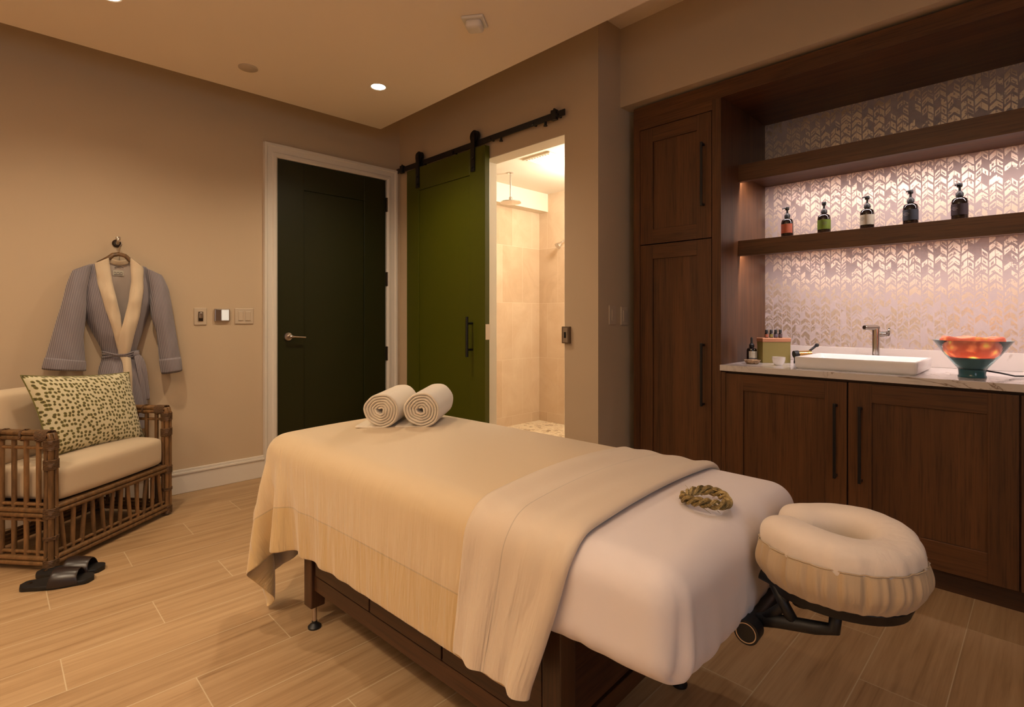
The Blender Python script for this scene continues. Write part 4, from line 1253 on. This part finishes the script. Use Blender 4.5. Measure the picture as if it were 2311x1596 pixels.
b.build('shoulder_bar', M['rattan'], hg, smooth=True)
b = B(); b.tube([(0, 0, .030), (0, 0, .070), (.004, -.004, .078), (.012, -.006, .092), (.010, -.006, .105), (0, -.004, .110), (-.010, -.004, .104)], .0018, 8); b.build('hook', M['nickel'], hg, smooth=True)
hk = thing('robe_hook', 'round bronze robe hook on the wall above the bathrobe', 'hook', (.552, YW, 1.598))
b = B(); b.lathe([(.0, .012), (.018, .012), (.024, .006), (.024, 0), (0, 0)], (0, 0, 0), 32, (0, -1, 0)); b.build('rosette', M['dark_metal'], hk, smooth='auto')
b = B(); b.tube([(0, -.010, 0), (0, -.030, -.004), (0, -.044, .004), (0, -.050, .028)], [.009, .008, .008, .009], 12); b.rbox((0, -.048, .026), (.012, .007, .010), .005, (4, 4, 4)); b.build('peg', M['nickel'], hk, smooth=True)

# ------------------------------------------------------------------ bottles and counter things
def pump_bottle(y, lab_mat, label, tilt):
    t = thing('pump_bottle', label, 'bottle', (3.12, y, 1.587), (0, 0, PI + tilt), group='pump bottles on the lower shelf')
    b = B(); b.lathe([(.0, .0), (.028, 0), (.0305, .004), (.0305, .082), (.028, .094), (.020, .101), (.012, .104), (.012, .108), (0, .108)], (0, 0, 0), 36); b.build('glass_body', M['glass_amber'], t, smooth='auto')
    b = B()
    rows = []
    for z in (.022, .072): rows.append([(.0309 * math.cos(a), .0309 * math.sin(a), z) for a in [(-2.0 + 4.0 * i / 30) for i in range(31)]])
    b.grid(rows); l_ = b.build('label', lab_mat, t, smooth=True)
    b = B()
    for z, w in ((.056, .30), (.050, .45), (.044, .25)):
        for s_ in range(6):
            a0 = -w + 2 * w * s_ / 6; a1 = a0 + 2 * w / 6 * .7
            b.grid([[(.0312 * math.cos(a), .0312 * math.sin(a), zz) for a in (a0, (a0 + a1) / 2, a1)] for zz in (z, z + .0022)])
    b.build('lettering', M['ink_lt'] if lab_mat in (M['lab_navy'], M['lab_plum']) else M['ink'], l_)
    b = B(); b.lathe([(0, .108), (.0145, .108), (.0145, .122), (.010, .128), (.007, .131), (.005, .133), (.0045, .152), (.0, .152)], (0, 0, 0), 24); b.build('pump_collar', M['plastic_black'], t, smooth='auto')
    b = B(); b.lathe([(0, .150), (.009, .150), (.0105, .155), (.0105, .164), (.008, .168), (0, .169)], (0, 0, 0), 20); b.tube([(0, 0, .160), (.018, 0, .161), (.027, 0, .157)], [.005, .004, .0032], 10); b.build('pump_head', M['plastic_black'], t, smooth='auto')
for y, m_, lbl, tl in ((1.013, 'lab_coral', 'black pump bottle with coral label, first from the tall cabinet', -.78), (.833, 'lab_green', 'black pump bottle with bright green label on the lower shelf', .35),
                    (.641, 'lab_cream', 'black pump bottle with cream label in the middle of the shelf', -.60), (.466, 'lab_navy', 'black pump bottle with slate navy label on the lower shelf', -.45),
                    (.287, 'lab_plum', 'black pump bottle with dark plum label, farthest from the tall cabinet', -.5)):
    pump_bottle(y, M[m_], lbl, tl)
ZC = .893
t = thing('dropper_bottle', 'black glass dropper bottle with white label behind the small woven dish', 'bottle', (3.10, 1.196, ZC), (0, 0, PI))
b = B(); b.lathe([(0, 0), (.026, 0), (.027, .003), (.027, .068), (.024, .078), (.014, .084), (.011, .086), (0, .086)], (0, 0, 0), 32); b.build('glass_body', M['glass_amber'], t, smooth='auto')
b = B(); b.grid([[(.0274 * math.cos(a), .0274 * math.sin(a), z) for a in [(-.2 + 2.0 * i / 24) for i in range(25)]] for z in (.026, .064)]); l_ = b.build('label', M['lab_cream'], t, smooth=True)
b = B(); b.grid([[(.0275 * math.cos(a), .0275 * math.sin(a), z) for a in [(-.2 + 2.0 * i / 24) for i in range(25)]] for z in (.016, .025)]); b.build('label_foot', simple('slate_label_band', (.10, .10, .11), .5), l_, smooth=True)
b = B()
for z, w in ((.050, .35), (.043, .25), (.036, .3)):
    b.grid([[(.0277 * math.cos(a), .0277 * math.sin(a), zz) for a in (.8 - w, .8 - w / 2, .8, .8 + w / 2, .8 + w)] for zz in (z, z + .0015)])
b.build('lettering', M['ink'], l_)
b = B(); b.lathe([(0, .086), (.013, .086), (.014, .100), (.009, .106), (.006, .112), (.0065, .136), (.004, .142), (0, .143)], (0, 0, 0), 24); b.build('dropper_cap', M['plastic_black'], t, smooth='auto')
t = thing('woven_dish', 'small shallow woven dish in front of the dropper bottle', 'dish', (2.99, 1.150, ZC))
g = G('woven_straw'); v = g.coord(); x, y, z = g.xyz(v); w_ = g.m('SINE', g.m('MULTIPLY', z, 1500.0)); nn = g.noise(v, 220, 3)
g.P(Base_Color=g.ramp(nn, [(.35, (.18, .10, .05)), (.6, (.55, .38, .22))]), Roughness=.8); g.bump(g.m('ADD', w_, nn), .6, .002); M['straw'] = g.mat
b = B(); b.lathe([(0, 0), (.026, 0), (.036, .008), (.043, .022), (.041, .023), (.033, .010), (.024, .004), (0, .004)], (0, 0, 0), 32); b.build('bowl', M['straw'], t, smooth='auto')
t = thing('oil_box', 'olive green gift box with copper lid standing in the counter corner', 'box', (3.165, 1.100, ZC), (0, 0, math.radians(-45)))
M['olive'] = simple('olive_card', (.25, .20, .055), .55, 0, .04); M['copper'] = simple('copper_card', (.52, .24, .13), .4, .3, .04)
b = B(); b.box(-.078, .078, -.035, .035, 0, .118); b.build('body', M['olive'], t, bevel=.002)
b = B(); b.box(-.080, .080, -.038, .038, .118, .140); b.build('lid', M['copper'], t, bevel=.003)
BX = Vector((3.165, 1.100, ZC + .140))
for i, (nm, c_) in enumerate((('coral', (.40, .14, .08)), ('olive', (.24, .22, .06)), ('lavender', (.13, .11, .16)), ('plum', (.10, .07, .08)))):
    off = -.040 + i * .026
    lbls = ('tiny oil bottle with coral label, first in the row on the olive box', 'tiny oil bottle with yellow green label on the olive box', 'tiny oil bottle with lavender label on the olive box', 'tiny oil bottle with plum label, last in the row on the olive box')
    t = thing('oil_bottle', lbls[i], 'bottle', (BX.x + off * .707, BX.y - off * .707, BX.z), (0, 0, math.radians(-45)), group='oil bottles on the olive box')
    b = B(); b.lathe([(0, 0), (.0095, 0), (.010, .002), (.010, .024), (.006, .029), (0, .029)], (0, 0, 0), 20); b.build('glass_body', M['glass_amber'], t, smooth='auto')
    b = B(); b.grid([[(.0103 * math.cos(a), .0103 * math.sin(a), z) for a in [(-PI / 2 - 1.3 + 2.6 * q / 12) for q in range(13)]] for z in (.004, .021)]); b.build('label', simple(nm + '_oil_label', c_, .6), t, smooth=True)
    b = B(); b.lathe([(0, .027), (.0075, .027), (.0075, .044), (.006, .046), (0, .046)], (0, 0, 0), 16); b.build('cap', M['plastic_black'], t, smooth='auto')
t = thing('white_cup', 'small white porcelain bowl in front of the olive box', 'bowl', (2.985, 1.012, ZC))
b = B(); b.lathe([(0, 0), (.018, 0), (.019, .004), (.028, .016), (.032, .034), (.032, .046), (.029, .046), (.028, .034), (.018, .014), (0, .010)], (0, 0, 0), 36); b.build('bowl', M['porcelain'], t, smooth='auto')
# brass roller with black handle lying behind the sink
t = thing('brass_mister', 'brass and black hand tool with slanted handle beside the sink', 'hand tool', (3.225, .968, ZC), (0, 0, math.radians(-45)))
M['brass'] = simple('brass', (.75, .47, .16), .22, 1.0, .05)
b = B(); b.cyl((-.03, 0, .052), (.045, 0, .056), .017, n=24); b.build('barrel', M['brass'], t, smooth='auto')
b = B(); b.cyl((-.048, 0, .050), (-.024, 0, .052), .020, n=24); b.tube([(-.036, 0, .045), (-.034, 0, .015), (-.030, 0, .010)], [.012, .012, .010], 14); b.cyl((-.034, 0, 0), (-.034, 0, .014), .014, n=20); b.build('stand', M['plastic_black'], t, smooth='auto')
b = B(); b.tube([(.030, 0, .062), (.050, 0, .078), (.078, 0, .100)], [.0065, .006, .007], 12); b.rbox((.080, 0, .101), (.010, .010, .010), .009, (4, 4, 4)); b.build('handle', M['plastic_black'], t, smooth=True)
# vessel sink
SX0, SX1, SY0, SY1, SH = 2.885, 3.285, .405, .905, .058
t = thing('vessel_sink', 'white rectangular vessel sink on the quartz countertop', 'sink', ((SX0 + SX1) / 2, (SY0 + SY1) / 2, ZC))
hx, hy = (SX1 - SX0) / 2, (SY1 - SY0) / 2
b = B()
def rring(x, y, z, r=.012, n=5):
    pts = []
    for cx_, cy_, a0 in ((x - r, y - r, 0), (-x + r, y - r, PI / 2), (-x + r, -y + r, PI), (x - r, -y + r, 3 * PI / 2)):
        for i in range(n + 1):
            a = a0 + PI / 2 * i / n; pts.append((cx_ + r * math.cos(a), cy_ + r * math.sin(a), z))
    return pts
rings = [rring(hx - .012, hy - .012, 0), rring(hx - .002, hy - .002, .010), rring(hx, hy, SH - .004), rring(hx - .002, hy - .002, SH), rring(hx - .012, hy - .012, SH), rring(hx - .015, hy - .015, SH - .004), rring(hx - .035, hy - .035, .016, .02), rring(.03, .03, .010, .02)]
b.grid(rings, closed_u=True); K = len(rings[0]); b.add(rings[-1], [tuple(range(K))]); b.add(rings[0], [tuple(range(K - 1, -1, -1))])
b.build('basin', M['porcelain'], t, smooth='auto', angle=50)
b = B(); b.lathe([(0, .012), (.020, .012), (.022, .010), (.022, .009)], (0, 0, 0), 24); b.build('drain', M['chrome'], t, smooth='auto')
t = thing('faucet', 'tall chrome single lever faucet behind the white sink', 'faucet', (3.335, .646, ZC), (0, 0, 0))
b = B(); b.cyl((0, 0, 0), (0, 0, .196), .0175, n=28); b.lathe([(.022, 0), (.022, .004), (.017, .006)], (0, 0, 0), 28); b.build('column', M['chrome'], t, smooth='auto')
b = B(); b.tube([(.014, -.004, .202), (-.02, .010, .203), (-.078, .036, .203)], [.0145, .0135, .012], 14, up=(0, 0, 1)); b.build('spout', M['dark_chrome'], t, bevel=.003)
b = B(); b.tube([(0, 0, .165), (.022, -.030, .168), (.034, -.050, .170)], [.013, .013, .013], 18); b.tube([(.034, -.050, .168), (.036, -.052, .200)], [.006, .0045], 12); b.build('lever', M['dark_chrome'], t, smooth=True)

# glowing salt bowl
g = G('glowing_salt_crystal'); v = g.coord(); x, y, z = g.xyz(v)
n1 = g.noise(v, 16, 3, .6, .4); low = g.m('SUBTRACT', 1.0, g.m('MULTIPLY', g.m('SUBTRACT', z, .085), 14.0), clamp=True)
n3 = g.n('ShaderNodeTexVoronoi', Vector=v, Scale=28.0)
f = g.m('ADD', g.m('MULTIPLY', n1, .85), g.m('SUBTRACT', .35, g.m('MULTIPLY', n3, .8)))
ec = g.ramp(f, [(.30, (.50, .030, .008)), (.50, (.95, .12, .03)), (.68, (1.0, .42, .05)), (.85, (1, .72, .20))])
g.P(Base_Color=(.75, .25, .16), Roughness=.35, Emission_Color=ec, Emission_Strength=g.m('ADD', .45, g.m('MULTIPLY', low, 1.6)))
M['salt'] = g.mat
g = G('teal_glass'); v = g.coord(); nn = g.noise(v, 6, 1)
g.P(Base_Color=g.mix(nn, (.55, .78, .82), (.62, .84, .87)), Roughness=.03, Transmission_Weight=.95, IOR=1.25)
M['tealglass'] = g.mat
M['tealbase'] = simple('teal_tinted_glass_base', (.025, .11, .13), .08, 0, .05, 10)
GB = (2.998, .235, ZC)
t = thing('glass_bowl_lamp', 'teal glass bowl on a foot glowing orange on the countertop', 'lamp', GB)
b = B(); b.lathe([(.045, .030), (.060, .052), (.090, .092), (.132, .155), (.1345, .158), (.1325, .1575), (.0885, .094), (.058, .056), (.042, .036)], (0, 0, 0), 56); b.build('glass_bowl', M['tealglass'], t, smooth='auto', angle=60)
b = B(); b.lathe([(0, 0), (.047, 0), (.049, .004), (.045, .012), (.047, .034), (.044, .037), (0, .037)], (0, 0, 0), 40); b.build('glass_foot', M['tealbase'], t, smooth='auto')
b = B(); b.lathe([(0, .0385), (.042, .0385), (.056, .058), (.076, .083), (.074, .0845), (0, .084)], (0, 0, 0), 40); b.build('frosted_liner', simple('frosted_teal_liner', (.10, .19, .20), .4), t, smooth='auto')
sr = random.Random(9)
b = B()
def salt_def(p):
    q = p * 1.0; k = wob(p.x * 6 + 1, p.y * 6, p.z * 8, 1.2) * .006
    a = math.atan2(p.y, p.x); rr = math.hypot(p.x, p.y); z = p.z
    return (p.x + k * math.cos(a), p.y + k * math.sin(a), z + .003 * math.sin(a * 5 + rr * 60))
prof = [(0, .0855), (.070, .0855), (.084, .095), (.096, .110), (.104, .130), (.108, .150), (.107, .166), (.100, .172), (.088, .170), (.06, .165), (0, .164)]
b.lathe(prof, (0, 0, 0), 48)
b.v = [(x + .004 * math.sin(math.atan2(y, x) * 7 + z * 60) * (math.hypot(x, y) > .05), y + .003 * math.sin(math.atan2(y, x) * 11) * (math.hypot(x, y) > .05), z + (.004 * math.sin(math.atan2(y, x) * 6) if z > .15 and math.hypot(x, y) > .03 else 0)) for x, y, z in b.v]
b.build('salt_filling', M['salt'], t, smooth=True)
b = B(); b.tube([(.02, -.04, .030), (.06, -.085, .020), (.11, -.13, .006), (.18, -.20, .005), (.24, -.30, .005), (.30, -.45, .005)], .0035, 8); b.build('power_cord', M['cord'], t, smooth=True)
lp = bpy.data.lights.new('salt_glow', 'POINT'); lp.energy = .25; lp.color = (1, .35, .12); lp.shadow_soft_size = .08
o = bpy.data.objects.new('salt_glow_lamp', lp); link(o, t); o.location = (0, 0, .23)

# ------------------------------------------------------------------ lights of the niche and shower room, then added unseen fill lights
def led(y0, y1, x, z, power, col=(1, .84, .81)):
    l = bpy.data.lights.new('led_strip', 'AREA'); l.shape = 'RECTANGLE'; l.size = .012; l.size_y = (y1 - y0); l.energy = power; l.color = col; l.spread = math.radians(175)
    o = bpy.data.objects.new('led_strip_lamp', l); link(o); o.location = (x, (y0 + y1) / 2, z); o.rotation_euler = (0, math.radians(-4), 0)
    return o
led(YR + .01, 1.25, 3.092, 1.958, 10.5)
led(YR + .01, 1.25, 3.092, 1.535, 9.5)
def area(name, loc, rot, sx, sy, power, col):
    l = bpy.data.lights.new(name, 'AREA'); l.shape = 'RECTANGLE'; l.size = sx; l.size_y = sy; l.energy = power; l.color = col
    o = bpy.data.objects.new(name + '_lamp', l); link(o); o.location = loc; o.rotation_euler = rot; return o
t = thing('shower_light', 'round lit downlight in the shower room ceiling', 'ceiling light', (3.75, 2.75, 2.50))
b = B(); b.lathe([(.06, 0), (.06, -.004), (0, -.004)], (0, 0, 0), 32); b.build('lens', M['lamp_face'], t)
l = bpy.data.lights.new('shower_downlight', 'POINT'); l.energy = 50; l.color = (1, .92, .78); l.shadow_soft_size = .12
o = bpy.data.objects.new('shower_downlight_lamp', l); link(o, t); o.location = (0, 0, -.22)
t = thing('floor_lamp', 'slim torchiere added out of view to brighten the ceiling', 'lamp', (-1.0, .75, 0))  # unseen stand lamp added to throw light up on the ceiling
b = B(); b.lathe([(0, 0), (.13, 0), (.13, .015), (.02, .025), (.012, .03), (.012, 1.70), (.02, 1.71), (0, 1.71)], (0, 0, 0), 32); b.build('stand', M['dark_metal'], t, smooth='auto')
b = B(); b.lathe([(.02, 1.70), (.10, 1.74), (.15, 1.80), (.146, 1.80), (.096, 1.746), (.02, 1.71)], (0, 0, 0), 40); b.build('shade', M['dark_metal'], t, smooth='auto')
l = bpy.data.lights.new('torchiere', 'SPOT'); l.energy = 230; l.color = (1, .82, .62); l.spot_size = math.radians(165); l.spot_blend = 1; l.shadow_soft_size = .08
o = bpy.data.objects.new('torchiere_lamp', l); link(o, t); o.location = (0, 0, 1.78); o.rotation_euler = (PI, 0, 0)
area('added_cool_fill', (-.6, YMIN + .03, 1.75), (math.radians(90), 0, 0), 1.74, 1.14, 13, (.65, .82, 1))  # bluish fill from behind the camera, set in the added window

w = bpy.data.worlds.new('world'); sc.world = w; w.use_nodes = True
w.node_tree.nodes['Background'].inputs[0].default_value = (1, .72, .48, 1); w.node_tree.nodes['Background'].inputs[1].default_value = .05
sc.view_settings.view_transform = 'Standard'; sc.view_settings.look = 'None'; sc.view_settings.gamma = 1; sc.view_settings.exposure = .2
try: sc.view_settings.use_curve_mapping = False
except Exception: pass
